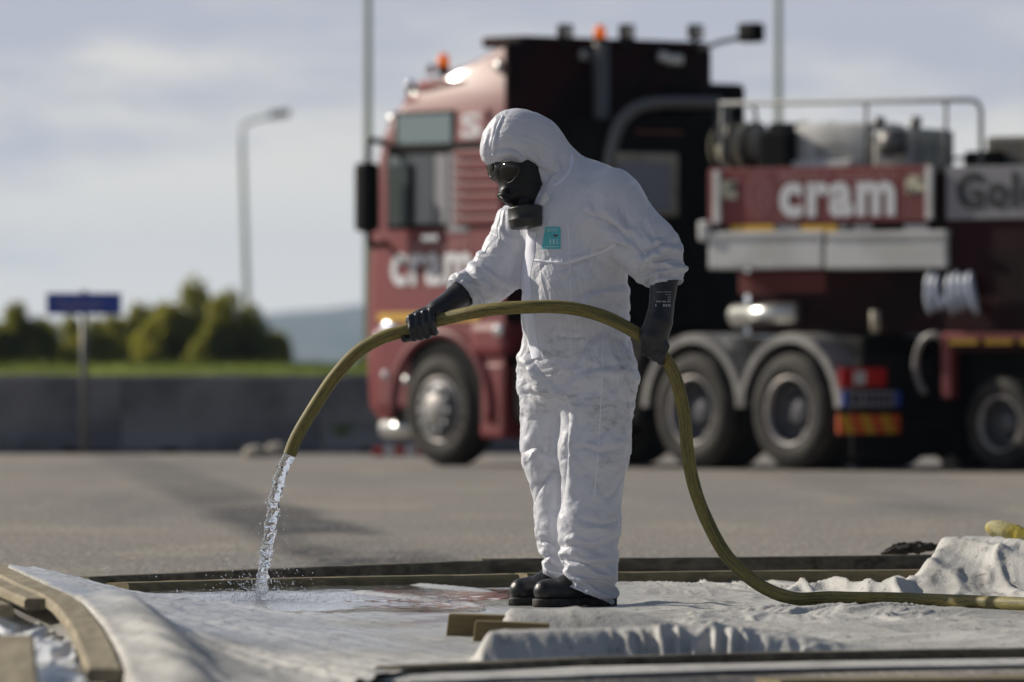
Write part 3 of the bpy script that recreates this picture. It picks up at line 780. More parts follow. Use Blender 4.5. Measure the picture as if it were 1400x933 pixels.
# hose mouth ring
# ------------------------------------------------------------------ pouring water
M_water = mat('clear water', (1, 1, 1), 0.0, trans=1.0, ior=1.333, spec=0.5)
mouth = HP[0]
wpts = [(397, 622), (388, 640), (380, 668), (374, 700), (369, 735), (364, 770), (360, 805), (357, 846)]
wp = spline([P(a, b, -.06 - .0006 * (b - 622)) + np.array(person.location) for a, b in wpts], 150)
s_ = np.linspace(0, 1, 150); seg = 22
rad = .0205 * (1 - .22 * s_)
Vw, Fw = tube(wp, rad, seg)
ce = np.repeat(wp, seg, axis=0); dirv = Vw - ce
tw = np.stack([dirv[:, 0] * 60 + np.repeat(s_ * 5, seg), dirv[:, 1] * 60, np.repeat(s_, seg) * 26], 1)
amp = 1 + np.repeat(.10 + .65 * s_, seg) * perlin(tw) + np.repeat(.06 + .30 * s_, seg) * perlin(tw * 2.3 + 9)
Vw = ce + dirv * amp[:, None]
Vw[:, 0] += .004 * np.repeat(s_, seg) * perlin(np.stack([np.repeat(s_, seg) * 9, 0 * amp, 0 * amp], 1))
stream = mesh_obj('water_stream', Vw, Fw, M_water)
tag(stream, 'clear stream of water falling from the hose mouth onto the tarp', 'water')

# ------------------------------------------------------------------ setting: asphalt, grass, hills
def geo_nodes(m, fn):
    m.use_nodes = True; t = m.node_tree; b = t.nodes['Principled BSDF']; g = t.nodes.new('ShaderNodeNewGeometry')
    def nz(scale, stretch=(1, 1, 1), detail=5, rough=.55, kind='FBM'):
        mp = t.nodes.new('ShaderNodeMapping'); mp.inputs['Scale'].default_value = stretch
        t.links.new(g.outputs['Position'], mp.inputs[0])
        n = t.nodes.new('ShaderNodeTexNoise'); n.inputs['Scale'].default_value = scale; n.inputs['Detail'].default_value = detail
        n.inputs['Roughness'].default_value = rough
        t.links.new(mp.outputs[0], n.inputs['Vector']); return n.outputs[0]
    sp = t.nodes.new('ShaderNodeSeparateXYZ'); t.links.new(g.outputs['Position'], sp.inputs[0])
    fn(t, b, nz, sp.outputs); return m
def bump(t, b, h, strength, dist):
    bn = t.nodes.new('ShaderNodeBump'); bn.inputs['Strength'].default_value = strength; bn.inputs['Distance'].default_value = dist
    t.links.new(h, bn.inputs['Height']); t.links.new(bn.outputs[0], b.inputs['Normal'])
def asphalt(t, b, nz, xyz):
    grain = nz(55, detail=6, rough=.7); big = nz(.16, (1.2, .35, 1), 5); mid = nz(1.1, (1, .25, 1), 5)
    c = mixc(t, ramp(t, grain, .38, .68), (.20, .18, .158), (.46, .42, .365))
    c = mixc(t, mathn(t, 'MULTIPLY', ramp(t, big, .40, .60), .62), c, (.22, .21, .20))
    c = mixc(t, mathn(t, 'MULTIPLY', ramp(t, mid, .50, .68), .45), c, (.44, .385, .305))
    c = mixc(t, mathn(t, 'MULTIPLY', ramp(t, nz(1, (60, 2.4, 1), 4, .6), .50, .60), .60), c, (.115, .105, .095))
    c = mixc(t, mathn(t, 'MULTIPLY', ramp(t, nz(1, (48, 2.0, 1), 4, .6), .57, .64), .60), c, (.50, .46, .40))
    c = mixc(t, mathn(t, 'MULTIPLY', ramp(t, nz(1, (.5, .05, 1), 5, .6), .53, .66), .40), c, (.13, .125, .12))
    # a long dark oily tyre track crossing the yard, with two fainter ones
    def track(x0, k, y0, wd, st, y_fade0, y_fade1):
        cx = mathn(t, 'ADD', mathn(t, 'MULTIPLY', mathn(t, 'SUBTRACT', xyz[1], y0), k), x0)
        wob = mathn(t, 'MULTIPLY', mathn(t, 'SUBTRACT', nz(.35, (0.2, 1, 1), 3), .5), .25)
        dd = mathn(t, 'ABSOLUTE', mathn(t, 'SUBTRACT', mathn(t, 'ADD', xyz[0], wob), cx))
        f = mathn(t, 'SUBTRACT', 1.0, ramp(t, mathn(t, 'DIVIDE', dd, wd), .45, 1.0))
        f = mathn(t, 'MULTIPLY', mathn(t, 'MULTIPLY', f, mathn(t, 'ADD', .6, mathn(t, 'MULTIPLY', ramp(t, nz(1, (30, 1.2, 1), 3), .30, .55), .4))), ramp(t, nz(.5, (1, .3, 1), 4), .30, .52))
        mr = t.nodes.new('ShaderNodeMapRange'); t.links.new(xyz[1], mr.inputs[0]); mr.inputs[1].default_value = y_fade0; mr.inputs[2].default_value = y_fade1
        mr.inputs[3].default_value = st; mr.inputs[4].default_value = st * .35
        return mathn(t, 'MULTIPLY', f, mr.outputs[0])
    for a in ((-.72, -.072, 36.0, .46, .95, 40, 66), (-3.4, -.075, 40.0, .25, .40, 36, 70), (2.6, -.02, 45, .35, .30, 40, 70)):
        c = mixc(t, track(*a), c, (.045, .046, .052))
    t.links.new(c, b.inputs['Base Color']); b.inputs['Roughness'].default_value = .85; b.inputs['Specular IOR Level'].default_value = .3
    bump(t, b, mathn(t, 'ADD', grain, mathn(t, 'MULTIPLY', nz(14, detail=4), .6)), .9, .010)
M_asph = geo_nodes(bpy.data.materials.new('worn asphalt'), asphalt)
def quad_sheet(name, x0, x1, y0, y1, nx, ny, zf, mat_):
    xs = np.linspace(x0, x1, nx); ys = np.linspace(y0, y1, ny); X, Y = np.meshgrid(xs, ys)
    V = np.stack([X, Y, zf(X, Y)], -1).reshape(-1, 3)
    i = np.arange(nx * ny).reshape(ny, nx)
    F = np.stack([i[:-1, :-1], i[:-1, 1:], i[1:, 1:], i[1:, :-1]], -1).reshape(-1, 4)
    return mesh_obj(name, V, F, mat_)
gr = mesh_obj('ground', [(-12500, -300, 0), (12500, -300, 0), (12500, 13400, 0), (-12500, 13400, 0)], [(0, 1, 2, 3)], M_asph, smooth=False); gr['kind'] = 'structure'
def grassm(t, b, nz, xyz):
    c = mixc(t, ramp(t, nz(1.2, (1, .4, 1), 6), .35, .65), (.075, .11, .012), (.19, .23, .03))
    c = mixc(t, ramp(t, nz(.25, detail=4), .55, .72), c, (.24, .22, .06))
    t.links.new(c, b.inputs['Base Color']); b.inputs['Roughness'].default_value = .9; b.inputs['Specular IOR Level'].default_value = .1
    bump(t, b, nz(9, detail=5), .8, .08)
M_grass = geo_nodes(bpy.data.materials.new('meadow'), grassm)
def bank(X, Y):
    z = .25 + .76 * sstep(88, 112, Y) + .07 * perlin(np.stack([X * .15, Y * .1, 0 * X], -1)) + .25 * sstep(130, 400, Y)
    return z
gf = quad_sheet('grass_field', -160, 160, 87.6, 520, 260, 160, bank, M_grass); gf['kind'] = 'structure'
def hill_z(X, Y):
    X = X * .5; Y = Y * .5
    r = sstep(3600, 5200, Y) * (1 - .35 * sstep(5600, 6600, Y))
    prof = 36 + 16 * perlin(np.stack([X / 900 + .9, 0 * X, 0 * X], -1)) + 9 * perlin(np.stack([X / 240, Y / 600, 0 * X + 3], -1)) + 3 * perlin(np.stack([X / 60, Y / 90, 0 * X + 7], -1))
    tilt = 14 * sstep(-330, -20, X)
    return 2 * r * (prof + tilt) - 2 * (1 - r)
def hillm(t, b, nz, xyz):
    c = mixc(t, ramp(t, nz(.012, detail=6), .42, .6), (.05, .065, .025), (.14, .13, .07))
    t.links.new(c, b.inputs['Base Color']); b.inputs['Roughness'].default_value = 1; b.inputs['Specular IOR Level'].default_value = 0
M_hill = geo_nodes(bpy.data.materials.new('far wooded hills'), hillm)
hl = quad_sheet('hills', -5200, 5200, 6800, 12800, 240, 60, hill_z, M_hill); hl['kind'] = 'structure'
# grass blades along the crest of the bank
def blades(n, x0, x1, y0, y1, h0, h1, wd):
    X = rng.uniform(x0, x1, n); Y = rng.uniform(y0, y1, n); Z = bank(X, Y) - .02
    H = rng.uniform(h0, h1, n) * (0.6 + .8 * sstep(-.3, .4, perlin(np.stack([X * .5, Y * .5, 0 * X], -1)))); a = rng.uniform(0, 6.28, n); le = rng.uniform(-.4, .4, (n, 2)) * H[:, None]
    dx, dy = np.cos(a) * wd, np.sin(a) * wd
    V = np.stack([np.stack([X - dx, Y - dy, Z], 1), np.stack([X + dx, Y + dy, Z], 1), np.stack([X + le[:, 0], Y + le[:, 1], Z + H], 1)], 1).reshape(-1, 3)
    return V, np.arange(3 * n).reshape(-1, 3)
M_blade = mat('grass blades', (.14, .19, .02), .7, c2=(.22, .25, .04), scale=.8, spec=.2)
gb_ = mesh_obj('grass', *blades(26000, -11, 11, 88.5, 125, .05, .12, .010), M_blade, smooth=False); gb_['kind'] = 'stuff'; gb_['label'] = 'bright green grass on the bank behind the concrete barriers'; gb_['category'] = 'grass'

# ------------------------------------------------------------------ the tarpaulin basin
edge_pts = np.array([ground_at(10, 773, .158), ground_at(62, 797, .156), ground_at(110, 819, .150), ground_at(141, 853, .125), ground_at(160, 886, .105), ground_at(171, 914, .085), ground_at(185, 950, .07)])
def edge_x(Y): o = np.argsort(edge_pts[:, 1]); return np.interp(Y, edge_pts[o, 1], edge_pts[o, 0])
def edge_z(Y): o = np.argsort(edge_pts[:, 1]); return np.interp(Y, edge_pts[o, 1], edge_pts[o, 2])
def tarp_z(X, Y):
    PXX = 700 + FPX * X / Y
    p3 = lambda a, b, c=0.0: np.stack([X * a, Y * b, 0 * X + c], -1)
    wob = .5 * perlin(p3(.9, .5, 3)) + .25 * perlin(p3(2.2, 1.2, 5))
    z = .010 + .006 * perlin(p3(1.1, .7, 1))
    right = sstep(640, 900, PXX); left = 1 - sstep(420, 640, PXX)
    # long soft folds of the slack sheet, running roughly across the basin
    fold = lambda yc, wd, h, x0, x1, sk=0.0, soft=60, phase=0.0: h * np.exp(-((Y - yc - sk * X - .35 * wob - .12 * perlin(p3(3.0, .5, phase))) / wd) ** 2) * sstep(x0 - soft, x0 + soft, PXX) * (1 - sstep(x1 - soft, x1 + soft, PXX))
    z = z + fold(25.55, 0.240, 0.0260, 1020, 1360, -.05, 60, 1) + fold(24.75, 0.176, 0.0161, 850, 1250, .15, 80, 2) + fold(24.0, 0.224, 0.0211, 900, 1500, -.1, 90, 3)
    z = z + fold(26.25, 0.160, 0.0112, 880, 1100, 0, 50, 4) + fold(27.9, 0.200, 0.0186, 860, 1010, 0.2, 40, 5) + fold(23.1, 0.280, 0.0186, 1000, 1700, 0, 90, 6)
    z = z + fold(26.9, 0.144, 0.0087, 860, 990, .1, 40, 8) + fold(25.2, 0.128, 0.0124, 640, 860, .05, 40, 9) + fold(22.3, 0.200, 0.0124, 1050, 1700, 0, 80, 10)
    z = z + right * (1 - sstep(21.2, 20.6, Y)) * .012 * np.clip(ridged(np.stack([X * 1.7 + wob, Y * 1.25 + .8 * wob, 0 * X + 11], -1), 3) - .75, 0, 2)
    # heap pulled over two plank ends
    heap = sstep(668, 700, PXX) * (1 - sstep(820, 1020, PXX)) * np.exp(-((Y - 23.35 - .05 * wob) / .26) ** 4)
    z = z + .075 * heap * (1 + .12 * perlin(p3(8, 2, 13)))
    # pleated roll at the front, steep towards the viewer
    yb = np.interp(PXX, [560, 690, 900, 1100, 1400], [20.45, 20.85, 21.2, 21.45, 21.75])
    up = sstep(0.0, .26, Y - yb); dn = 1 - sstep(.34, 1.0, Y - yb)
    span = sstep(640, 672, PXX) * (1 - sstep(960, 1230, PXX))
    pl = np.abs(perlin(np.stack([X * 21 + 5 * wob, Y * .8, 0 * X + 15], -1))) * 1.5
    z = z + span * up * dn * (.080 + .010 * perlin(p3(2, 1, 16)))
    pleat = span * np.exp(-((Y - yb - .13) / .15) ** 2)
    z = z - pleat * (.024 + .05 * np.clip(perlin(p3(3.1, .5, 17)), -.4, 1)) * sstep(.05, .5, pl)
    # crumpled ridges left of the hose landing
    cz = sstep(1060, 1110, PXX) * (1 - sstep(1230, 1300, PXX)) * sstep(26.9, 27.3, Y) * (1 - sstep(28.3, 28.8, Y))
    z = z + cz * .065 * np.clip(ridged(p3(3.2, 1.0, 21) + .4 * p3(0, 0, 1) * wob[..., None], 3) - .75, 0, 2)
    cz2 = sstep(1290, 1320, PXX) * (1 - sstep(1400, 1480, PXX)) * sstep(26.6, 27.0, Y) * (1 - sstep(28.0, 28.6, Y))
    z = z + cz2 * .035 * np.clip(ridged(p3(4, 1.2, 24), 3) - .8, 0, 2)
    # sheet hauled up over the timber at the right edge
    rb = sstep(1.44, 1.56, X + .08 * wob + .10 * (28.6 - Y)) * sstep(27.6, 28.5, Y + .5 * sstep(1.6, 2.4, X))
    z = z + rb * (.150 + .012 * perlin(p3(1.2, .5, 27)))
    z = z + rb * (1 - sstep(28.6, 29.2, Y)) * .045 * (np.clip(1 - np.abs(perlin(np.stack([X * 2.6 + Y * 1.0, Y * .25, 0 * X + 30], -1))) * 3.2, 0, 1) ** 1.3 - .25)
    # small creases pressed into the flat film under the water
    film = sstep(455, 500, PXX) * (1 - sstep(640, 720, PXX)) * sstep(25.6, 26.2, Y) * (1 - sstep(28.6, 29.0, Y))
    lines = np.clip(1 - np.abs(perlin(np.stack([X * 2.2 + Y * .55, Y * .10 - X * .2, 0 * X + 33], -1))) * 7, 0, 1)
    z = z + film * .028 * lines ** 1.5
    # left flank climbing to the timber edge
    ex = edge_x(Y); ez = edge_z(Y); dx = X - ex
    wl = .30 + .12 * sstep(20, 26, Y); fl = (1 - sstep(26.0, 26.9, Y))
    flank = np.exp(-(np.clip(dx, 0, 9) / wl) ** 1.35)
    z = z + fl * ez * .93 * flank
    drag = np.clip(1 - np.abs(perlin(np.stack([dx * 8 + (Y - 23) * 1.05, Y * .20, 0 * X + 41], -1))) * 2.4, 0, 1)
    z = z + fl * sstep(.0, .1, dx) * (1 - sstep(.5, 1.3, dx)) * .014 * drag
    roll = np.exp(-((dx - .13 - .015 * wob) / .085) ** 2) * (1 - sstep(22.0, 23.3, Y)) * fl
    z = z + .045 * roll * (1 + .25 * perlin(p3(1.5, 2.6, 44)))
    z = z + left * fl * .004 * fbm(p3(7, 5, 47), 3)
    z = np.where(dx < 0, np.minimum(z, ez - .055 + .3 * np.clip(dx, -.08, 0)), z)
    # thin-film creases: V-shaped valleys between flat facets, at several sizes
    vv = lambda a, b, c: np.abs(perlin(np.stack([X * a + .35 * wob + .12 * a * Y * .3, Y * b + .5 * wob, 0 * X + c], -1))) - .25
    calm = 1 - .75 * sstep(.3, .0, dx) * left
    an = 1.1 * perlin(p3(.55, .35, 61)); ca, sa = np.cos(an), np.sin(an); U = X * ca + Y * .30 * sa; W = Y * .30 * ca - X * sa
    thin = lambda a, b, c, k: np.clip(1 - np.abs(perlin(np.stack([U * a + .3 * wob, W * b, 0 * X + c], -1))) * k, 0, 1) ** 1.4
    sheet = (.35 + .65 * right) * calm * (1 - .6 * sstep(1.40, 1.55, X)) * sstep(20.9, 21.6, Y + 2 * left)
    z = z + ((.006 * vv(1.6, .8, 51) + .003 * vv(7, 2.2, 55) + .0012 * vv(20, 5, 56)) + (.012 * thin(1.1, 3.2, 63, 7) + .006 * thin(3.2, 1.3, 65, 8) + .004 * thin(2.4, 7, 67, 7)) * (.25 + .75 * sstep(-.1, .45, perlin(p3(1.3, .5, 69))))) * sheet
    z = z + (.006 * (np.abs(perlin(np.stack([X * 9 + Y * 2.0, Y * .5, 0 * X + 57], -1))) - .25) + .004 * (np.abs(perlin(np.stack([X * 20 + Y * 4.2, Y * 1.2, 0 * X + 59], -1))) - .25)) * left * calm * (1 - .6 * sstep(25.8, 26.6, Y))
    z = np.where(left * fl > .5, z, np.maximum(z, .003))
    # keep the sheet low where boots and hose rest on it
    feet = np.exp(-(((X - .17) / .30) ** 4 + ((Y - 26.78) / .42) ** 4)); z = z * (1 - feet) + .002 * feet
    return z
def tarp_cut(X, Y):
    PXX = 700 + FPX * X / Y
    yb = np.interp(PXX, [0, 300, 560, 690, 900, 1100, 1400, 1800], [15.5, 17.0, 20.3, 20.83, 21.18, 21.43, 21.73, 21.9])
    return Y < yb - .02
TX = np.concatenate([np.arange(-2.1, 1.85, .0085), np.arange(1.85, 4.6, .03)]); TY = np.concatenate([np.arange(15.6, 20.0, .04), np.arange(20.0, 30.4, .022)])
XX, YY = np.meshgrid(TX, TY)
ZZ = tarp_z(XX, YY)
# hose bed: sheet stays under the hose
hx = HP[HP[:, 2] < .16]
o = np.argsort(hx[:, 0]); hyy = np.interp(XX, hx[o, 0], hx[o, 1]); hzz = np.interp(XX, hx[o, 0], hx[o, 2])
nearh = np.exp(-((YY - hyy) / .16) ** 2) * sstep(hx[:, 0].min(), hx[:, 0].min() + .05, XX)
ZZ = ZZ * (1 - nearh) + np.minimum(ZZ, hzz - HR + .002) * nearh
idx = np.arange(XX.size).reshape(XX.shape)
F = np.stack([idx[:-1, :-1], idx[:-1, 1:], idx[1:, 1:], idx[1:, :-1]], -1).reshape(-1, 4)
V = np.stack([XX, YY, ZZ], -1).reshape(-1, 3)
ok = ~tarp_cut(V[:, 0], V[:, 1]); F = F[ok[F].all(1)]
u_ = np.unique(F); rm = -np.ones(len(V), int); rm[u_] = np.arange(len(u_)); V = V[u_]; F = rm[F]
M_tarp = bpy.data.materials.new('pale grey tarpaulin')
def tarpm(t, b, nz, xyz):
    a = t.nodes.new('ShaderNodeAttribute'); a.attribute_name = 'wet'
    a2 = t.nodes.new('ShaderNodeAttribute'); a2.attribute_name = 'mud'
    c = mixc(t, ramp(t, nz(1.6, (1, .35, 1), 6), .35, .68), (.52, .505, .475), (.37, .36, .335))
    c = mixc(t, mathn(t, 'MULTIPLY', ramp(t, nz(9, (1, .3, 1), 6, .65), .50, .72), .60), c, (.20, .185, .165))
    c = mixc(t, mathn(t, 'MULTIPLY', ramp(t, nz(30, (1, .4, 1), 4), .60, .68), .65), c, (.16, .14, .12))
    c = mixc(t, mathn(t, 'MULTIPLY', a.outputs['Fac'], .30), c, (.36, .37, .385))
    mud = mathn(t, 'MULTIPLY', a2.outputs['Fac'], ramp(t, nz(5, (1, .35, 1), 6), .40, .60))
    c = mixc(t, mathn(t, 'MULTIPLY', mud, .8), c, (.13, .065, .045))
    t.links.new(c, b.inputs['Base Color'])
    mr = t.nodes.new('ShaderNodeMapRange'); t.links.new(a.outputs['Fac'], mr.inputs[0]); mr.inputs[3].default_value = .62; mr.inputs[4].default_value = .20
    t.links.new(mr.outputs[0], b.inputs['Roughness']); b.inputs['Specular IOR Level'].default_value = .35
    weave = mathn(t, 'ADD', mathn(t, 'MULTIPLY', nz(95, (1, .55, 1), 4, .6), .6), nz(22, (1, .4, 1), 5, .6))
    bump(t, b, weave, .7, .006)
geo_nodes(M_tarp, tarpm)
tarp = mesh_obj('tarpaulin', V, F, M_tarp)
PXv = 700 + FPX * V[:, 0] / V[:, 1]
wet = (1 - sstep(700, 960, PXv)) * sstep(20.5, 22.5, V[:, 1] - 3.0 * sstep(600, 720, PXv)) * sstep(-.2, .3, perlin(V * np.array([1.5, .6, 0]) + 3) + .45)
mud = sstep(520, 560, PXv) * (1 - sstep(600, 680, PXv)) * sstep(24.2, 25.0, V[:, 1]) * (1 - sstep(26.6, 27.4, V[:, 1]))
for nm, arr in (('wet', wet), ('mud', mud)):
    at_ = tarp.data.attributes.new(nm, 'FLOAT', 'POINT'); at_.data.foreach_set('value', arr.astype(np.float32))
tag(tarp, 'large wrinkled pale grey tarpaulin spread over the ground as a basin', 'tarpaulin')
tarp_bvh = BVHTree.FromPolygons([Vector(v) for v in V[:]], F.tolist())
def tz(x, y):
    loc, n, i, d = tarp_bvh.ray_cast(Vector((x, y, 3)), Vector((0, 0, -1))); return loc.z if loc else 0.0

# shallow water standing on the sheet, rippled by the falling stream
imp = np.array([wp[-1][0], wp[-1][1]])
def pz(X, Y):
    r = np.hypot(X - imp[0], (Y - imp[1])); d = np.exp(-r / .45)
    return .024 + .0035 * d * np.sin(r * 75) + .0012 * perlin(np.stack([X * 14, Y * 9, 0 * X], -1)) + .0012 * perlin(np.stack([X * 40, Y * 22, 0 * X + 4], -1)) * (0.4 + d)
PXs = np.arange(-1.40, .20, .008); PYs = np.arange(25.3, 29.0, .02)
X2, Y2 = np.meshgrid(PXs, PYs); Z2 = pz(X2, Y2)
inside = ((X2 + .58) / .74) ** 2 + ((Y2 - 27.2) / 1.75) ** 2 + .55 * perlin(np.stack([X2 * 2.4, Y2 * 1.0, 0 * X2], -1)) < .85
idx = np.arange(X2.size).reshape(X2.shape); F2 = np.stack([idx[:-1, :-1], idx[:-1, 1:], idx[1:, 1:], idx[1:, :-1]], -1).reshape(-1, 4)
F2 = F2[inside.ravel()[F2].all(1)]; u_ = np.unique(F2); rm = -np.ones(X2.size, int); rm[u_] = np.arange(len(u_))
M_pud = mat('standing water', (.95, .97, 1), .04, trans=1.0, ior=1.333)
pud = mesh_obj('puddle', np.stack([X2, Y2, Z2], -1).reshape(-1, 3)[u_], rm[F2], M_pud); pud['kind'] = 'structure'
# splash droplets
drops = []
ico = ellipsoid((0, 0, 0), (1, 1, 1), 6, 4)
def drop(c, r, sz=1.0): drops.append((ico[0] * np.array([r, r, r * sz]) + c, ico[1]))
for k in range(900):                 # crown of the splash
    a = rng.uniform(0, 6.28); q = rng.exponential(.095) + .005; h = rng.exponential(.018) * (1 + 1.2 * np.exp(-q / .05))
    drop(np.array([imp[0] + q * math.cos(a), imp[1] + q * math.sin(a) * 1.2, .020 + h]), rng.uniform(.0008, .0026), rng.uniform(.8, 1.5))
for k in range(420):                 # drops thrown up beside the stream
    h = rng.exponential(.075) + .01; side = rng.normal(0, .055 + .10 * math.exp(-h / .12))
    drop(np.array([imp[0] + side + .12 * h, imp[1] + rng.normal(0, .06), .02 + h]), rng.uniform(.0006, .0021), rng.uniform(.8, 1.8))
for k in range(170):
    i = rng.integers(30, 150); s = wp[i]; drop(s + rng.normal(0, .012 + .008 * i / 150, 3), rng.uniform(.0008, .0028), rng.uniform(1.5, 4.0))
dr = mesh_obj('water_droplets', *join(drops), M_water); dr['kind'] = 'stuff'; dr['label'] = 'fine droplets splashing up where the stream lands'; dr['category'] = 'water'
# frothy ring of bubbles at the landing point
fo = []
for k in range(260):
    a = rng.uniform(0, 6.28); q = abs(rng.normal(0, .085)); r = rng.uniform(.0015, .005)
    fo.append((ico[0] * np.array([r, r, r * .7]) + np.array([imp[0] + q * math.cos(a) * 1.3, imp[1] + q * math.sin(a) * 1.6, .019]), ico[1]))
M_foam = mat('froth', (.75, .77, .80), .25, trans=.4, ior=1.2)
fm = mesh_obj('froth', *join(fo), M_foam); fm['kind'] = 'stuff'; fm['label'] = 'white froth round the landing point of the stream'; fm['category'] = 'water'

# ------------------------------------------------------------------ timbers
def woodm(name, ca, cb, st):
    m = bpy.data.materials.new(name); m.use_nodes = True; t = m.node_tree; b = t.nodes['Principled BSDF']
    tcn = t.nodes.new('ShaderNodeTexCoord')
    def nz(scale, stretch, detail=5):
        mp = t.nodes.new('ShaderNodeMapping'); mp.inputs['Scale'].default_value = stretch; t.links.new(tcn.outputs['Object'], mp.inputs[0])
        n = t.nodes.new('ShaderNodeTexNoise'); n.inputs['Scale'].default_value = scale; n.inputs['Detail'].default_value = detail; n.inputs['Roughness'].default_value = .65
        n.inputs['Distortion'].default_value = .4
        t.links.new(mp.outputs[0], n.inputs['Vector']); return n.outputs[0]
    gr_ = nz(1, st, 6)
    c = mixc(t, ramp(t, gr_, .35, .65), ca, cb)
    c = mixc(t, mathn(t, 'MULTIPLY', ramp(t, nz(3, (1, 1, 1), 5), .55, .75), .5), c, tuple(v * .45 for v in ca))
    t.links.new(c, b.inputs['Base Color']); b.inputs['Roughness'].default_value = .8; b.inputs['Specular IOR Level'].default_value = .25
    bump(t, b, gr_, .5, .004); return m
M_woodL = woodm('weathered pale plank', (.34, .29, .20), (.22, .185, .125), (28, 2.0, 28))
M_woodD = woodm('dark wet timber', (.085, .07, .05), (.19, .165, .115), (1.5, 24, 24))
M_woodY = woodm('yellowed plank', (.24, .20, .11), (.15, .125, .075), (1.5, 24, 24))
M_char = mat('blackened wood', (.015, .013, .011), .8, c2=(.06, .05, .035), scale=30, bump=.5)
def plank(name, path, wd, th, mat_, label, cat='plank', group=None, n=24, side=None):
    """a sawn board bent along a path: rectangular section with rounded edges and slight unevenness"""
    p = spline(path, n) if len(path) > 2 else np.linspace(path[0], path[1], n)
    org = p[0].copy(); T = np.gradient(p, axis=0); T /= np.linalg.norm(T, axis=1)[:, None]
    sec = []
    e = min(.008, th * .25)
    for u, v in ((-wd / 2 + e, -th), (wd / 2 - e, -th), (wd / 2, -th + e), (wd / 2, -e), (wd / 2 - e, 0), (-wd / 2 + e, 0), (-wd / 2, -e), (-wd / 2, -th + e)): sec.append((u, v))
    V = []
    for i in range(n):
        s = np.cross(T[i], [0, 0, 1.0]); s /= np.linalg.norm(s); upv = np.cross(s, T[i])
        for u, v in sec:
            jit = .0025 * perlin(np.array([[i * .7 + p[0][0] * 9, u * 20, v * 20]]))[0]
            V.append(p[i] - org + s * (u + jit) + upv * (v + jit))
    m = len(sec)
    F = [(i * m + j, i * m + (j + 1) % m, (i + 1) * m + (j + 1) % m, (i + 1) * m + j) for i in range(n - 1) for j in range(m)] + [tuple(range(m))[::-1], tuple((n - 1) * m + j for j in range(m))]
    o = mesh_obj(name, V, F, mat_, smooth=False); o.location = org
    return tag(o, label, cat, group)
gA = 'timbers round the basin'
# back edge of the basin: two courses
plank('timber_beam', [ground_at(110, 789, .050), ground_at(380, 777, .065), ground_at(665, 766, .080)], .10, .085, M_woodD, 'dark timber beam along the back edge, running behind the water stream', 'beam', gA)
plank('timber_beam', [ground_at(655, 764, .085), ground_at(980, 762, .085), ground_at(1300, 758, .085)], .10, .088, M_woodD, 'dark timber beam along the back edge, running behind the trouser legs', 'beam', gA)
plank('plank', [ground_at(160, 797, .050), ground_at(420, 790, .052), ground_at(700, 785, .056)], .12, .05, M_woodY, 'yellowed plank lying just inside the back beam, behind the splash', 'plank', gA)
plank('plank', [ground_at(712, 784, .056), ground_at(1000, 781, .056), ground_at(1285, 779, .056)], .12, .052, M_woodY, 'yellowed plank lying just inside the back beam, ending at the raised tarp', 'plank', gA)
# left edge: warped boards
def off(pts, d, dz=0.0):
    r = []
    for i, q in enumerate(pts):
        t = pts[min(i + 1, len(pts) - 1)] - pts[max(i - 1, 0)]; s = np.cross(t / np.linalg.norm(t), [0, 0, 1.0]); s /= np.linalg.norm(s)
        r.append(q + s * d + np.array([0, 0, dz]))
    return r
E0 = [edge_pts[0] + (edge_pts[0] - edge_pts[1]) * .6] + list(edge_pts[:6])
plank('plank', off(E0, .048), .085, .035, M_woodL, 'long warped plank bent down along the left edge, beside the rolled tarp', 'plank', gA, n=40)
E1 = [E0[0], E0[1], E0[2], edge_pts[2] + np.array([-.005, .15, .0])]
plank('plank', off(E1, .128, -.002), .066, .034, M_woodL, 'short plank with a sawn end against the long warped plank', 'plank', gA, n=30)
E2 = [E0[0], E0[1], E0[2] + np.array([0, -.5, 0]), edge_pts[2] + np.array([-.005, -.25, -.004])]
plank('plank', off(E2, .205, -.004), .078, .034, M_woodL, 'short plank whose sawn end overhangs the crumpled plastic', 'plank', gA, n=30)
plank('plank', [at(18, 868, 19.0), at(20, 905, 18.0), at(24, 960, 16.8)], .10, .03, M_woodL, 'flat plank end in front of the crumpled white plastic', 'plank', gA)
# front edge
def at_y(px, Y, z): return np.array([(px - 700) / FPX * Y, Y, z])
plank('timber_beam', [at_y(530, 20.25, .032), at_y(900, 21.08, .032), at_y(1470, 21.68, .032), at_y(2600, 22.0, .032)], .09, .034, M_woodD, 'dark timber beam along the front edge, below the pleated tarp roll', 'beam', gA)
plank('tarp_strip', [at_y(480, 19.9, .012), at_y(900, 20.66, .012), at_y(1500, 21.26, .012), at_y(2600, 21.6, .012)], .42, .009, M_tarp, 'pale strip of sheeting lying on the ground in front of the front beam', 'tarpaulin')
plank('plank', [at_y(1050, 19.75, .018), at_y(2200, 20.3, .018)], .22, .016, M_woodY, 'yellowish plank lying outermost in front of the pale strip of sheeting', 'plank', gA)
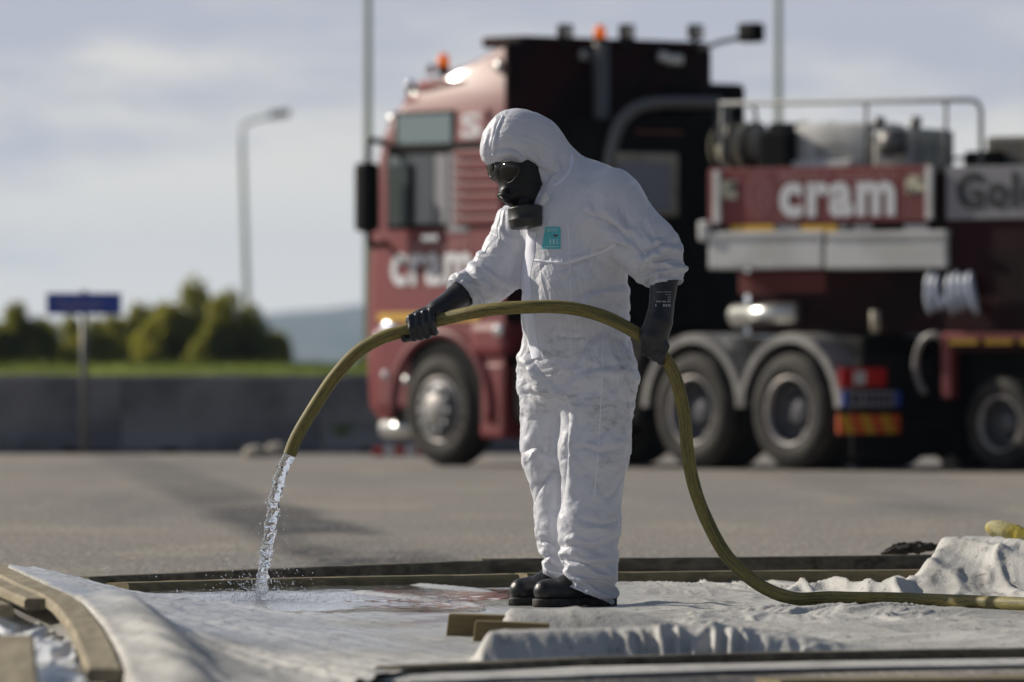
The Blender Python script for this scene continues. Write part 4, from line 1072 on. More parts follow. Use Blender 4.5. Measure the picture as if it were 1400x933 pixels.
# plank ends poking out of the heap
def chunk(name, px0, px1, ybase, ytop, depth, mat_, label, rz=0.0):
    a = ground_at(px0, ybase, .005); b = ground_at(px1, ybase, .005); h = (ybase - ytop) / FPX * a[1]
    V, F = box(0, b[0] - a[0] + .10, 0, depth, 0, h, .006)
    V = V.copy(); V[:, 2] += .006 * perlin(V * 9 + px0); V[:, 0] += .12 * V[:, 2]; V[:, 2] -= np.clip(V[:, 0] - .1, 0, 1) * .06
    o = mesh_obj(name, V, F, mat_, smooth=False); o.location = a; o.rotation_euler = (0, 0, rz)
    return tag(o, label, 'plank')
M_olive = woodm('mossy brown board', (.26, .20, .10), (.16, .12, .055), (2, 20, 20))
chunk('plank_end', 609, 648, 874, 840, .05, M_olive, 'mossy brown plank end standing on edge, sticking out past the tarp heap', -.08)
chunk('plank_end', 646, 700, 880, 849, .05, M_olive, 'mossy brown plank end half covered by the pleated tarp roll', -.03)
# charred splinter lying on the right end of the back beam
V, F = ellipsoid((0, 0, .018), (.12, .04, .016), 40, 16); V = V.copy(); V[:, 2] += .016 * ridged(V * np.array([14, 30, 10]), 3) * sstep(-.14, -.05, V[:, 0]) - .014; V[:, 1] += .02 * perlin(V * 25 + 7); V[:, 2] = np.maximum(V[:, 2], -.01)
o = mesh_obj('wood_splinter', *((V, F)), M_char, smooth=False); o.location = ground_at(1245, 756, .088); o.rotation_euler = (0, -.06, .1)
tag(o, 'ragged blackened piece of wood lying on the end of the back beam', 'wood')
# yellow-stained hose end lying on the raised tarp
yp = [at(1354, 724, 29.0), at(1364, 722, 28.95), at(1385, 728, 28.9), at(1415, 740, 28.85), at(1450, 752, 28.8)]
yp = spline(yp, 30)
V, F = tube(yp, .030 * np.concatenate([[.35, .8], np.ones(28)]), 16); V = V.copy(); V += .004 * perlin(V * 25)[:, None]
o = mesh_obj('hose_end', V, F, mat('yellow stained canvas', (.34, .31, .16), .8, c2=(.42, .33, .03), scale=9, bump=.4, bscale=60))
tag(o, 'yellow stained canvas hose end lying on the raised tarp corner', 'hose')
# crumpled white plastic between the left boards
M_plas = mat('crumpled white plastic film', (.72, .72, .72), .32, spec=.5, c2=(.55, .55, .53), scale=6)
xs = np.linspace(-1.52, -.98, 130); ys = np.linspace(16.4, 22.6, 200); Xp, Yp = np.meshgrid(xs, ys)
ex = edge_x(Yp)
Zp = .085 + .055 * ridged(np.stack([Xp * 5, Yp * 1.1, 0 * Xp + 60], -1), 3) * .6 + .02 * perlin(np.stack([Xp * 14, Yp * 3, 0 * Xp], -1)) - .045
Zp = np.minimum(Zp, edge_z(Yp) - .01 - .035 * sstep(20.9, 22, Yp)) - .10 * sstep(.0, -.10, Xp - ex) * 0
idx = np.arange(Xp.size).reshape(Xp.shape); Fp = np.stack([idx[:-1, :-1], idx[:-1, 1:], idx[1:, 1:], idx[1:, :-1]], -1).reshape(-1, 4)
okp = ((Xp - ex < -.09) & (Xp - ex > -.36 )).ravel(); Fp = Fp[okp[Fp].all(1)]; u_ = np.unique(Fp); rm = -np.ones(Xp.size, int); rm[u_] = np.arange(len(u_))
o = mesh_obj('plastic_sheet', np.stack([Xp, Yp, Zp], -1).reshape(-1, 3)[u_], rm[Fp], M_plas)
tag(o, 'crumpled shiny white plastic film bunched between the planks', 'plastic sheet')

# ------------------------------------------------------------------ heavy haulage truck
M_red = mat('red truck paint', (.185, .017, .021), .50, coat=.06, c2=(.165, .030, .032), scale=1.3, spec=.5)
M_mar = mat('shaded maroon panel', (.026, .0035, .005), .7, c2=(.010, .0025, .003), scale=2, spec=.15)  # truck red with the shade of the cab back put into its colour
M_blk = mat('black chassis paint', (.004, .004, .0045), .75, c2=(.009, .008, .0075), scale=4, spec=.12)
M_rim2 = mat('dark steel dish', (.09, .09, .10), .5, metal=.4)
M_tyre = mat('tyre rubber', (.013, .012, .011), .75, spec=.3, c2=(.034, .030, .025), scale=6)
M_rim = mat('dull steel rim', (.36, .34, .33), .48, metal=.5, c2=(.26, .25, .24), scale=9)
M_chrome = mat('bright hub metal', (.75, .74, .72), .18, metal=1.0)
M_fend = mat('grey plastic mudguard', (.27, .26, .245), .40, c2=(.18, .175, .17), scale=5)
M_white = mat('white painted steel', (.66, .66, .65), .45, c2=(.54, .54, .52), scale=3)
M_greyp = mat('grey painted panel', (.26, .255, .275), .5)
M_glass = mat('tinted cab glass', (.012, .016, .017), .05, spec=1.0, coat=.6)
M_orange = mat('amber beacon glass', (.85, .22, .02), .25, trans=.3, emit=(1.0, .25, .03, .25))
M_lamp = mat('clear lamp lens', (.85, .85, .85), .06, metal=.9)
M_silver = mat('brushed aluminium', (.62, .62, .60), .30, metal=.85)
M_tail = mat('red tail lamp', (.45, .02, .02), .2)
M_yel = mat('yellow reflective strip', (.62, .36, .03), .5)
M_ora = mat('orange red reflective strip', (.62, .10, .02), .5)
M_blue = mat('blue sign enamel', (.03, .08, .40), .35, c2=(.03, .07, .33), scale=6)
M_wtxt = mat('white lettering', (.72, .72, .74), .5)
M_ptxt = mat('faded pink lettering', (.42, .20, .20), .5)
M_btxt = mat('black lettering', (.012, .012, .014), .5)
M_cream = mat('cream sticker', (.60, .57, .42), .6, c2=(.10, .10, .08), scale=12, lo=.5, hi=.55)
M_pipe = mat('grey exhaust steel', (.16, .155, .15), .5, metal=.4)
M_tank = mat('pale grey tank paint', (.62, .62, .60), .5, c2=(.48, .48, .46), scale=3)
M_rail = mat('grey painted rail', (.17, .18, .19), .5)
M_canv = mat('beige cover', (.42, .38, .29), .7, c2=(.30, .27, .2), scale=4)

class Veh:
    """local frame: x forward, y to the vehicle's left, z up; turns photo pixels into local points on a plane of the vehicle"""
    def __init__(s, name, origin, fwd):
        s.o = np.array(origin, float); s.f = np.array([fwd[0], fwd[1]]); s.f /= np.linalg.norm(s.f); s.n = np.array([-s.f[1], s.f[0]])
        s.root = empty(name, (s.o[0], s.o[1], 0), math.atan2(s.f[1], s.f[0]))
    def at(s, px, py, x=None, y=None):
        k = (px - 700.0) / FPX
        if y is not None:              # on the plane y = const: solve for x
            bx = s.o + s.n * y; x = (k * bx[1] - bx[0]) / (s.f[0] - k * s.f[1])
        else:
            bx = s.o + s.f * x; y = (k * bx[1] - bx[0]) / (s.n[0] - k * s.n[1])
        w_ = s.o + s.f * x + s.n * y
        return np.array([x, y, CAMH + (HOR - py) / FPX * w_[1]])
    def part(s, name, shapes, m, parent=None, smooth=False):
        V, F = join(shapes) if isinstance(shapes, list) else shapes
        return mesh_obj(name, V, F, m, parent or s.root, smooth)
    def side(s, name, px0, px1, py0, py1, m, y=1.25, th=.03, b=.01, parent=None):
        a = s.at(px0, py0, y=y); c = s.at(px1, py1, y=y)
        return s.part(name, box(c[0], a[0], y - th, y, c[2], a[2], b), m, parent)
    def back(s, name, px0, px1, py0, py1, m, x, th=.03, b=.01, parent=None):
        a = s.at(px0, py0, x=x); c = s.at(px1, py1, x=x)
        return s.part(name, box(x, x + th, c[1], a[1], c[2], a[2], b), m, parent)
    def side_text(s, name, body, px0, px1, py0, py1, m, y, bold=.0, parent=None, n=None):
        a = s.at(px0, py0, y=y); c = s.at(px1, py1, y=y); uv, F = text(body, a[0] - c[0], a[2] - c[2], bold)
        V = np.stack([a[0] - uv[:, 0], np.full(len(uv), y), c[2] + uv[:, 1]], 1)
        return s.part(name, (V, [f for f in F]), m, parent)
    def back_text(s, name, body, px0, px1, py0, py1, m, x, bold=.0, parent=None):
        a = s.at(px0, py0, x=x); c = s.at(px1, py1, x=x); uv, F = text(body, a[1] - c[1], a[2] - c[2], bold)
        V = np.stack([np.full(len(uv), x), a[1] - uv[:, 0], c[2] + uv[:, 1]], 1)
        return s.part(name, (V, F), m, parent)

TH = math.radians(40)
tf = np.array([-math.sin(TH), math.cos(TH)]); tn = np.array([-tf[1], tf[0]])
p0 = ground_at(603, 637.5)[:2]
T = Veh('truck', p0 - tn * 1.25, tf)
tag(T.root, 'red heavy haulage tractor truck parked beyond the person, three axles in view', 'truck')
def wheel(v, x, y, R_, wd, kind, steer=0.0, side=1):
    """tyre with shoulders and sidewall, a rim dished out (front) or in (rear), hub and studs"""
    def put(VF):
        V, F = VF; V = V.copy()
        if side < 0: V[:, 1] *= -1; F = [f[::-1] for f in F]
        c, s = math.cos(steer), math.sin(steer); X = V[:, 0] * c - V[:, 1] * s; Y = V[:, 0] * s + V[:, 1] * c
        V[:, 0] = X + x; V[:, 1] = Y + y; V[:, 2] += R_; return V, F
    h = wd
    prof = [(R_ * .56, -.05), (R_ * .60, -.012), (R_ * .74, .0), (R_ * .88, -.006), (R_ * .955, -.035), (R_, -.075), (R_ * .995, -.11)]
    for k in range(1, 5):
        c0 = -.11 - (h - .19) * k / 5
        prof += [(R_ * .995, c0 + .012), (R_ * .972, c0 + .010), (R_ * .972, c0 - .010), (R_ * .995, c0 - .012)]
    prof += [(R_, -h + .075), (R_ * .95, -h + .03), (R_ * .85, -h), (R_ * .56, -h + .02)]
    ty = v.part('wheel', put(lathe(prof, seg=56)), M_tyre, smooth=True)
    if kind == 'front':
        rp = [(R_ * .575, -.045), (R_ * .585, -.006), (R_ * .55, -.004), (R_ * .53, -.03), (R_ * .50, -.02), (R_ * .40, .012), (R_ * .30, .030), (R_ * .28, .05), (R_ * .22, .062), (R_ * .10, .075), (.001, .078)]
    else:
        rp = [(R_ * .575, -.05), (R_ * .59, -.004), (R_ * .555, -.004), (R_ * .53, -.05), (R_ * .50, -.12), (R_ * .44, -.16), (R_ * .30, -.165), (R_ * .27, -.15), (R_ * .24, -.10), (R_ * .18, -.09), (.001, -.085)]
    if kind == 'front':
        rm_ = v.part('rim', put(lathe(rp[:4], seg=48)), M_rim, ty, smooth=True); v.part('rim_dish', put(lathe(rp[3:8], seg=48)), M_rim2, ty, smooth=True); v.part('hub', put(lathe(rp[7:], seg=32)), M_rim, ty, smooth=True)
    else:
        rm_ = v.part('rim', put(lathe(rp[:4], seg=48)), M_rim, ty, smooth=True); v.part('rim_dish', put(lathe(rp[3:], seg=48)), M_rim2, ty, smooth=True)
    st = []
    for k in range(10):
        a = 2 * math.pi * k / 10; r = R_ * .36; yy = .018 if kind == 'front' else -.165
        st.append(cyl((r * math.cos(a), yy - .01, r * math.sin(a)), (r * math.cos(a), yy + .04, r * math.sin(a)), .027, 8))
    nu = v.part('wheel_nuts', put(join(st)), M_chrome if kind == 'front' else M_rim2, ty); nu['kind'] = 'stuff'
    return ty
RW = .515
XB1 = T.at(952, 637, y=1.22)[0]; XB2 = T.at(1085, 641, y=1.22)[0]
for x, k, wd in ((0, 'front', .34), (XB1, 'rear', .60), (XB2, 'rear', .60)):
    wheel(T, x, 1.285, RW, wd, k); wheel(T, x, -1.285, RW, wd, k, side=-1)
# cab shell: stacked outlines with rounded front corners
def cab_ring(z, xf, xb, hw, rad, n=8):
    pts = [(xb, hw)]
    for s, c0 in ((1, (xf - rad, hw - rad)), (-1, (xf - rad, -(hw - rad)))):
        an = np.linspace(math.pi / 2, 0, n) if s > 0 else np.linspace(0, -math.pi / 2, n)
        pts += [(c0[0] + rad * math.cos(a), c0[1] + rad * math.sin(a)) for a in an]
    pts += [(xb, -hw)]
    return [(x, y, z) for x, y in pts]
XCB = T.at(690, 300, y=1.24)[0]
lv = [(0.42, 1.115, 1.2, 0.26), (0.55, 1.215, 1.235, 0.26), (1.0, 1.235, 1.245, 0.26), (1.3, 1.225, 1.245, 0.26), (1.75, 1.205, 1.245, 0.25), (2.2, 1.165, 1.24, 0.24), (2.7, 1.105, 1.235, 0.25), (3.0, 1.055, 1.225, 0.28), (3.22, 0.955, 1.205, 0.32), (3.38, 0.775, 1.18, 0.36), (3.52, 0.53, 1.14, 0.4), (3.62, 0.17, 1.11, 0.4), (3.72, -0.19, 1.09, 0.35), (3.8, -0.45, 1.08, 0.25), (3.86, -0.63, 1.05, 0.12)]
rings = [cab_ring(z, xf, XCB, hw, rd) for z, xf, hw, rd in lv]; m = len(rings[0])
V = np.array([p for r in rings for p in r]); F = [(i * m + j, i * m + (j + 1) % m, (i + 1) * m + (j + 1) % m, (i + 1) * m + j) for i in range(len(rings) - 1) for j in range(m)]
F += [tuple((len(rings) - 1) * m + j for j in range(m)), tuple(range(m))[::-1]]
cab = T.part('cab', (V, F), M_red, smooth=True)
cab.data.polygons.foreach_set('use_smooth', [True] * len(cab.data.polygons))
md = cab.modifiers.new('e', 'EDGE_SPLIT'); md.split_angle = math.radians(40)
# wheel arch: dark well and red flare
ax0 = 0.0
arch = [(.70 * math.cos(a) + ax0, RW + .70 * math.sin(a)) for a in np.linspace(-.15, math.pi + .15, 26)]
V = np.array([(x, 1.2475, z) for x, z in arch] + [(ax0, 1.2475, .30)]); T.part('wheel_well', (V, [tuple(range(len(V)))]), M_blk, cab)
T.part('arch_flare', tube([(x, 1.25, z) for x, z in arch], .045, 10), M_red, cab, smooth=True)
# cab side: glass, louvres, stripe, lettering
T.side('window', 529, 613, 208, 312, M_blk, 1.252, .012, .004, cab)
w1 = T.side('window_pane', 533, 556, 214, 308, mat('pale sky seen through the cab', (.10, .12, .12), .05, spec=1.0, coat=1.0), 1.262, .012, .004, cab)
T.side('window_pane', 558, 592, 212, 306, M_glass, 1.262, .012, .004, cab)
T.side('window_pane', 594, 612, 212, 306, M_greyp, 1.260, .012, .004, cab)
T.side('roof_window', 539, 621, 154, 199, M_blk, 1.232, .05, .01, cab)
T.side('window_pane', 543, 617, 158, 196, mat('teal cab glass', (.16, .22, .215), .06, spec=1.0, coat=.8), 1.245, .02, .006, cab)
T.side('emblem_panel', 625, 664, 150, 192, M_ptxt, 1.235, .05, .006, cab)
T.side_text('lettering', 'S', 630, 658, 155, 188, M_wtxt, 1.242, .03, cab)
for k in range(7): T.side('louvre', 620, 684, 206 + 15 * k, 215 + 15 * k, M_red, 1.285, .05, .012, cab)
T.side('side_trim', 612, 640, 204, 318, M_greyp, 1.250, .02, .004, cab)
T.side_text('lettering', 'cram', 534, 645, 347, 390, M_wtxt, 1.256, .03, cab)
T.side_text('lettering', 'TRASPORTI', 560, 640, 333, 342, M_ptxt, 1.256, .01, cab)
T.side('stripe', 516, 655, 428, 439, M_yel, 1.257, .02, .002, cab)
T.side('drip_rail', 530, 690, 198, 205, M_blk, 1.262, .05, .01, cab)
T.side('door_handle', 576, 598, 322, 330, M_chrome, 1.29, .05, .01, cab)
T.side('side_step', 655, 689, 494, 600, M_red, 1.252, .30, .05)
T.side('air_tank', 640, 690, 440, 488, M_red, 1.29, .35, .08)
T.side('bumper_corner', 514, 560, 448, 560, M_red, 1.262, .12, .05, cab)
T.part('headlamp', ellipsoid(T.at(535, 452, y=1.22), (.16, .06, .10)), M_lamp, cab, True)
T.part('headlamp', ellipsoid(T.at(522, 462, y=1.20), (.10, .06, .09)), M_lamp, cab, True)
T.part('marker_lamp', ellipsoid(T.at(527, 513, y=1.26), (.05, .03, .045)), M_lamp, cab, True)
T.part('marker_lamp', ellipsoid(T.at(556, 520, y=1.26), (.05, .03, .045)), M_silver, cab, True)
T.part('side_lamp', ellipsoid(T.at(681, 452, y=1.30), (.07, .03, .06)), M_lamp, cab, True)
T.part('front_step', cyl(T.at(528, 586, y=1.15), T.at(572, 586, y=1.15), .09, 16), M_silver, smooth=True)
T.part('fog_bar', box(.7, 1.15, -1.1, 1.1, .34, .44, .03), M_blk)
# roof: lamps, horns, beacon
for px_, py_, m_, r in ((561, 117, M_lamp, .055), (588, 95, M_lamp, .05), (571, 132, M_chrome, .06), (613, 133, M_chrome, .07), (684, 91, M_silver, .06), (538, 164, M_silver, .06)):
    T.part('roof_lamp', ellipsoid(T.at(px_, py_, y=1.13), (r, .05, r)), m_, cab, True)
for px0, px1, py_ in ((578, 640, 118), (560, 628, 138)):
    T.part('air_horn', cyl(T.at(px0, py_, y=1.14), T.at(px1, py_ - 5, y=1.12), .06, 14, .03), M_red, cab, True)
    T.part('horn_bracket', box(*sorted((T.at(px0 + 20, 0, y=1.1)[0], T.at(px0 + 30, 0, y=1.1)[0])), 1.0, 1.12, T.at(px0, py_ + 14, y=1.1)[2], T.at(px0, py_, y=1.1)[2], .01), M_blk, cab)
for k in range(5):
    c = T.at(566 + 17 * k, 126 - 6.5 * k, y=1.10 - .05 * k)
    rl = T.part('roof_lamp', box(c[0] - .05, c[0] + .05, c[1] - .03, c[1] + .06, c[2] - .05, c[2] + .045, .025), M_blk, cab)
def beacon(px_, py_, x):
    c = T.at(px_, py_, x=x)
    b_ = T.part('beacon', join([cyl(c - [0, 0, .10], c - [0, 0, .05], .06, 16), cyl(c - [0, 0, .20], c - [0, 0, .09], .03, 10)]), M_blk, None, True)
    T.part('beacon_glass', tube([c - [0, 0, .05], c + [0, 0, .04], c + [0, 0, .075]], [.058, .052, .02], 16), M_orange, b_, True)
beacon(606, 84, .35); beacon(820, 45, XCB - .1)
# mirror on its bracket
a = T.at(503, 270, y=1.47)
mi = T.part('mirror', box(a[0] - .09, a[0] + .10, 1.38, 1.57, T.at(500, 318, y=1.47)[2], T.at(500, 222, y=1.47)[2], .06), M_blk)
T.part('mirror_bracket', tube(spline([(a[0] + .02, 1.2, 2.95), (a[0] + .05, 1.4, 2.98), (a[0], 1.47, 2.80)], 10), .03, 8), M_blk, mi, True)
T.part('mirror_bracket', tube(spline([(a[0] + .02, 1.2, 2.05), (a[0] + .02, 1.4, 2.02), (a[0], 1.47, 2.15)], 10), .03, 8), M_blk, mi, True)
# back wall of the cab and the equipment tower behind it
XW = XCB - .04
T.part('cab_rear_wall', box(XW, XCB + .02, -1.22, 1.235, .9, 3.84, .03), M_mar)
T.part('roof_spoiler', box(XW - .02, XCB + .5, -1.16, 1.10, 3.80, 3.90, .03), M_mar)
T.part('equipment_tower', box(XW - .62, XW - .06, -1.10, .78, 1.0, 3.15, .06), M_blk)
T.part('equipment_tower', box(XW - .50, XW - .06, -1.20, -.55, 1.0, 3.5, .05), M_blk)
T.part('radiator_grille', [box(XW - .66, XW - .62, -.9, .6, 1.3 + .12 * k, 1.36 + .12 * k, .01) for k in range(9)], M_blk)
T.part('exhaust_stack', cyl(T.at(822, 58, x=XW - .15) , T.at(822, 330, x=XW - .15), .075, 16), M_pipe, None, True)
for px_ in (772, 856, 950):
    c = T.at(px_, 44, x=XW - .1)
    wl = T.part('work_lamp', box(c[0] - .06, c[0] + .04, c[1] - .065, c[1] + .065, c[2] - .07, c[2] + .07, .02), M_blk)
    T.part('lamp_lens', box(c[0] - .075, c[0] - .06, c[1] - .05, c[1] + .05, c[2] - .05, c[2] + .05, .01), M_silver, wl)
    T.part('lamp_bracket', cyl(c - [0, 0, .18], c - [0, 0, .07], .025, 8), M_blk, wl)
for px_, py_, wd in ((808, 76, .14), (921, 82, .10), (905, 78, .06)):
    c = T.at(px_, py_, x=XW - .05); T.part('rear_lamp', box(c[0] - .03, c[0] + .02, c[1] - wd, c[1] + wd, c[2] - .05, c[2] + .05, .02), M_silver)
c = T.at(1028, 45, x=XW - .1); c1 = T.at(984, 58, x=XW - .1)
ca = T.part('camera_arm', tube([c1 - [0, -.25, .08], c1, c - [0, -.02, .03]], .022, 8), M_pipe, None, True)
T.part('camera_housing', box(c[0] - .1, c[0] + .12, c[1] - .08, c[1] + .08, c[2] - .09, c[2] + .09, .03), M_blk, ca)
hoop = [T.at(832, 235, x=XW - .75), T.at(836, 205, x=XW - .75), T.at(848, 168, x=XW - .75), T.at(872, 147, x=XW - .75), T.at(905, 141, x=XW - .75), T.at(984, 141, x=XW - .75)]
T.part('hoop_pipe', tube(spline(hoop, 30), .055, 12), M_pipe, None, True)
T.part('hoop_pipe', tube([T.at(984, 141, x=XW - .75), T.at(984, 330, x=XW - .75)], .05, 12), M_pipe, None, True)
cb = T.back('control_cabinet', 843, 928, 208, 296, M_canv, XW - .80, .12, .02)
T.back('cabinet_door', 846, 917, 222, 290, mat('bluish grey cabinet door', (.24, .25, .29), .5), XW - .83, .04, .01, cb)
T.back('cabinet_label', 870, 935, 178, 184, mat('dull orange label', (.18, .05, .02), .6), XW - .72, .03, .01)
# chassis, mudguards, underside
T.part('chassis_rail', box(XB2 - 1.0, .9, .35, .55, .62, .95, .02), M_blk); T.part('chassis_rail', box(XB2 - 1.0, .9, -.55, -.35, .62, .95, .02), M_blk)
T.part('fuel_tank', box(XB1 + .75, XCB - .05, .60, 1.20, .38, 1.05, .08), M_blk)
T.part('fuel_tank', box(XB1 + .75, XCB - .05, -1.20, -.60, .38, 1.05, .08), M_blk)
T.part('deck_frame', box(XB2 - .6, XCB - .1, -1.1, .95, .98, 1.16, .03), M_blk)
for x in (XB1, XB2):
    for s in (1, -1):
        R2 = RW + .13; an = np.linspace(.05, math.pi - .05, 24); V = []
        y0, y1 = (1.28, .66) if s > 0 else (-1.28, -.66)
        for a in an:
            for rr, yy in ((R2 - .05, y0 - .0), (R2 + .02, y0), (R2 + .035, y0 - s * .04), (R2 + .035, y1), (R2 - .0, y1), (R2 - .0, y0 - s * .03)):
                V.append((x + rr * math.cos(a), yy, RW + rr * math.sin(a)))
        m = 6; F = [(i * m + j, i * m + (j + 1) % m, (i + 1) * m + (j + 1) % m, (i + 1) * m + j) for i in range(23) for j in range(m)]
        T.part('mudguard', (np.array(V), F), M_fend, smooth=False)
    T.part('axle', cyl((x, -.9, RW), (x, .9, RW), .11, 14), M_blk)
T.part('mud_flap', box(XB2 - .80, XB2 - .77, .66, 1.26, .12, .75, .005), M_blk); T.part('mud_flap', box(XB2 - .80, XB2 - .77, -1.26, -.66, .12, .75, .005), M_blk)
T.part('mud_flap', box(XB1 - .66, XB1 - .64, -1.26, -.60, .10, .8, .005), M_blk)
T.part('underbody_filler', box(XB2 - .7, XB1 + .7, -.62, -.2, .14, .66, .05), M_blk); T.part('underrun_filler', box(XB2 - .84, XB2 - .70, -1.0, 1.0, .16, .42, .03), M_blk)  # black boxes added, like the flap above, to darken the gap underneath
XR = XB2 - .86
T.part('rear_frame', box(XR, XR + .10, -1.2, 1.2, .40, .98, .02), M_blk)
tl = T.back('tail_lamp', 1150, 1212, 503, 529, M_tail, XR - .035, .03, .008)
T.back('reverse_lamp', 1168, 1184, 508, 526, M_white, XR - .045, .02, .004, tl)
np_ = T.back('number_plate', 1152, 1232, 535, 556, mat('grey number plate', (.26, .27, .30), .5), XR - .035, .03, .004)
T.back('plate_band', 1152, 1160, 535, 556, M_blue, XR - .040, .02, .002, np_)
T.back('plate_band', 1224, 1232, 535, 556, M_blue, XR - .040, .02, .002, np_)
pc = []
for k in range(7):
    a = T.at(1164 + 8 * k + (3 if k > 1 else 0), 540, x=XR - .042); b = T.at(1169 + 8 * k + (3 if k > 1 else 0), 551, x=XR - .042); pc.append(box(XR - .043, XR - .034, b[1], a[1], b[2], a[2]))
pl_ = T.part('plate_characters', pc, M_btxt, np_); pl_['kind'] = 'stuff'
rp = T.back('reflector_plate', 1147, 1231, 567, 593, M_ora, XR - .035, .03, .004)
a0 = T.at(1147, 567, x=XR - .04); a1 = T.at(1231, 593, x=XR - .04)
for k in range(3):
    wy = (a0[1] - a1[1]); yb = a1[1] + wy * (.08 + .33 * k); hh = a0[2] - a1[2]
    V = [(XR - .042, yb, a1[2]), (XR - .042, yb + wy * .14, a1[2]), (XR - .042, yb + wy * .14 + hh * .5, a0[2]), (XR - .042, yb + hh * .5, a0[2])]
    V = [(x, min(y, a0[1]), z) for x, y, z in V]
    T.part('reflector_stripe', (np.array(V), [(0, 1, 2, 3)]), M_yel, rp)
T.part('fifth_wheel', join([cyl((( XB1 + XB2) / 2, 0, 1.16), ((XB1 + XB2) / 2, 0, 1.26), .5, 28)]), M_blk)
T.part('air_bottle', cyl(T.at(1006, 432, y=.9), T.at(1090, 428, y=.9), .10, 16), M_silver, None, True)
T.part('air_bottle', cyl(T.at(1035, 418, y=.8), T.at(1080, 416, y=.8), .09, 16), M_silver, None, True)
T.part('lashing_eye', cyl(T.at(1196, 425, y=1.0), T.at(1197, 455, y=1.0), .04, 10), M_canv, None, True)

# ------------------------------------------------------------------ low-loader trailer with its gooseneck over the truck
TH2 = math.radians(55)
kp = T.o - T.f * -((XB1 + XB2) / 2)
G = Veh('trailer', kp, (-math.sin(TH2), math.cos(TH2)))
tag(G.root, 'low loader trailer with red gooseneck lettered cram and white lockers', 'trailer')
YS = 1.25
x_front = G.at(967, 260, y=YS)[0]; x_back = G.at(1290, 260, y=YS)[0]; x_end = -7.5
zt = G.at(1130, 231, y=YS)[2]; zb = G.at(1130, 303, y=YS)[2]
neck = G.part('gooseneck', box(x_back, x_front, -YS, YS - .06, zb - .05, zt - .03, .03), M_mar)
pn = G.side('lettered_panel', 968, 1268, 231, 303, M_red, YS, .05, .012)
G.side_text('lettering', 'cram', 1065, 1224, 250, 296, M_wtxt, YS + .006, .045, pn)
for wd_, a_, b_ in (('SERVIZI', 1066, 1122), ('E', 1128, 1135), ('TRASPORTI', 1141, 1226)): G.side_text('lettering', wd_, a_, b_, 236, 246, M_ptxt, YS + .006, .012, pn)
# oval emblem of rings
def oval(px_, py_, rx, rz, wd, name='emblem'):
    c = G.at(px_, py_, y=YS); a = np.linspace(0, 2 * np.pi, 40, endpoint=False)
    s = abs(G.at(px_ + 10, py_, y=YS)[0] - c[0]) / 10; sz = abs(G.at(px_, py_ + 10, y=YS)[2] - c[2]) / 10
    V = [(c[0] + (rx + k * wd) * s * math.cos(t), YS + .006, c[2] + (rz + k * wd) * sz * math.sin(t)) for k in (0, 1) for t in a]
    return np.array(V), [(i, (i + 1) % 40, 40 + (i + 1) % 40, 40 + i) for i in range(40)]
G.part('emblem', [oval(1038, 267, 16, 28, 1.6), oval(1038, 267, 11, 20, 1.4), oval(1038, 260, 4, 7, 1.6), oval(1038, 274, 4, 7, 1.6)], M_ptxt, pn)
for px0, px1, py0, py1 in ((986, 1007, 247, 272), (1238, 1263, 240, 264)): G.side('sticker', px0, px1, py0, py1, M_cream, YS + .008, .01, .002, pn)
G.side('corner_post', 974, 984, 234, 306, M_white, YS + .03, .04, .008); G.side('corner_post', 1265, 1274, 227, 300, M_white, YS + .03, .04, .008)
G.side('marker_lamp', 953, 966, 302, 330, M_white, YS + .05, .10, .03)
G.side('side_rail', 967, 1292, 303, 322, M_blk, YS - .03, .2, .01)
for a, b in ((998, 1058), (1095, 1144)): G.side('reflective_strip', a, b, 308, 317, M_yel, YS, .03, .004)
for a, b in ((1060, 1092), (1146, 1158), (1166, 1192), (1236, 1268)): G.side('data_plate', a, b, 306, 315, M_greyp, YS - .01, .03, .004)
for a, b in ((968, 1124), (1129, 1293)):
    lk = G.side('locker', a, b, 319, 367, M_white, YS + .02, .45, .02)
    G.side('locker_lid', a, b, 317, 323, M_white, YS + .035, .46, .006, lk)
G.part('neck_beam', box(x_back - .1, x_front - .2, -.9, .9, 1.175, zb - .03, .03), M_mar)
# lettered gooseneck shoulder and its deep side plate
sp_ = G.side('shoulder_panel', 1294, 1620, 228, 296, M_greyp, YS - .02, .05, .006)
G.side_text('lettering', 'Goldhofer', 1308, 1560, 236, 283, M_btxt, YS - .012, .04, sp_)
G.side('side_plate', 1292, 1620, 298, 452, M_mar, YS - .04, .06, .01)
G.part('shoulder_box', box(G.at(1620, 300, y=YS)[0], x_back, -YS, YS - .1, 1.165, zt - .04, .02), M_blk)
G.side('deck_edge', 1290, 1640, 455, 462, mat('faded red deck edge', (.36, .10, .09), .5), YS + .03, .2, .01)
for k in range(4): G.side('reflective_strip', 1298 + 48 * k, 1336 + 48 * k, 463, 471, M_yel, YS + .02, .05, .004)
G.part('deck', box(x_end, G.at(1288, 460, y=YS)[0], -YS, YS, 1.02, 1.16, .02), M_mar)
G.side('deck_post', 1287, 1300, 455, 545, M_red, YS + .0, .12, .01)
G.part('underframe', box(x_end, G.at(1300, 460, y=YS)[0], -.7, .9, .45, 1.02, .03), M_blk)
G.part('underframe', box(x_end, G.at(1280, 460, y=YS)[0], -.75, -.55, .12, .46, .03), M_blk)
arc_ = [G.at(1262 + 24 * math.cos(a) * 1.0 + 14, 500 - 42 * math.sin(a), y=YS - .1) for a in np.linspace(math.pi * .35, math.pi * 1.35, 18)]
G.part('coiled_line', tube(arc_, .03, 8), M_fend, None, True)
xw = G.at(1357, 600, y=YS)[0]
for k in range(3):
    wheel(G, xw - .05 - 1.36 * k, YS - .02, .41, .48, 'rear', steer=-math.radians(10), side=1); wheel(G, xw - .05 - 1.36 * k, -YS + .02, .41, .48, 'rear', side=-1)
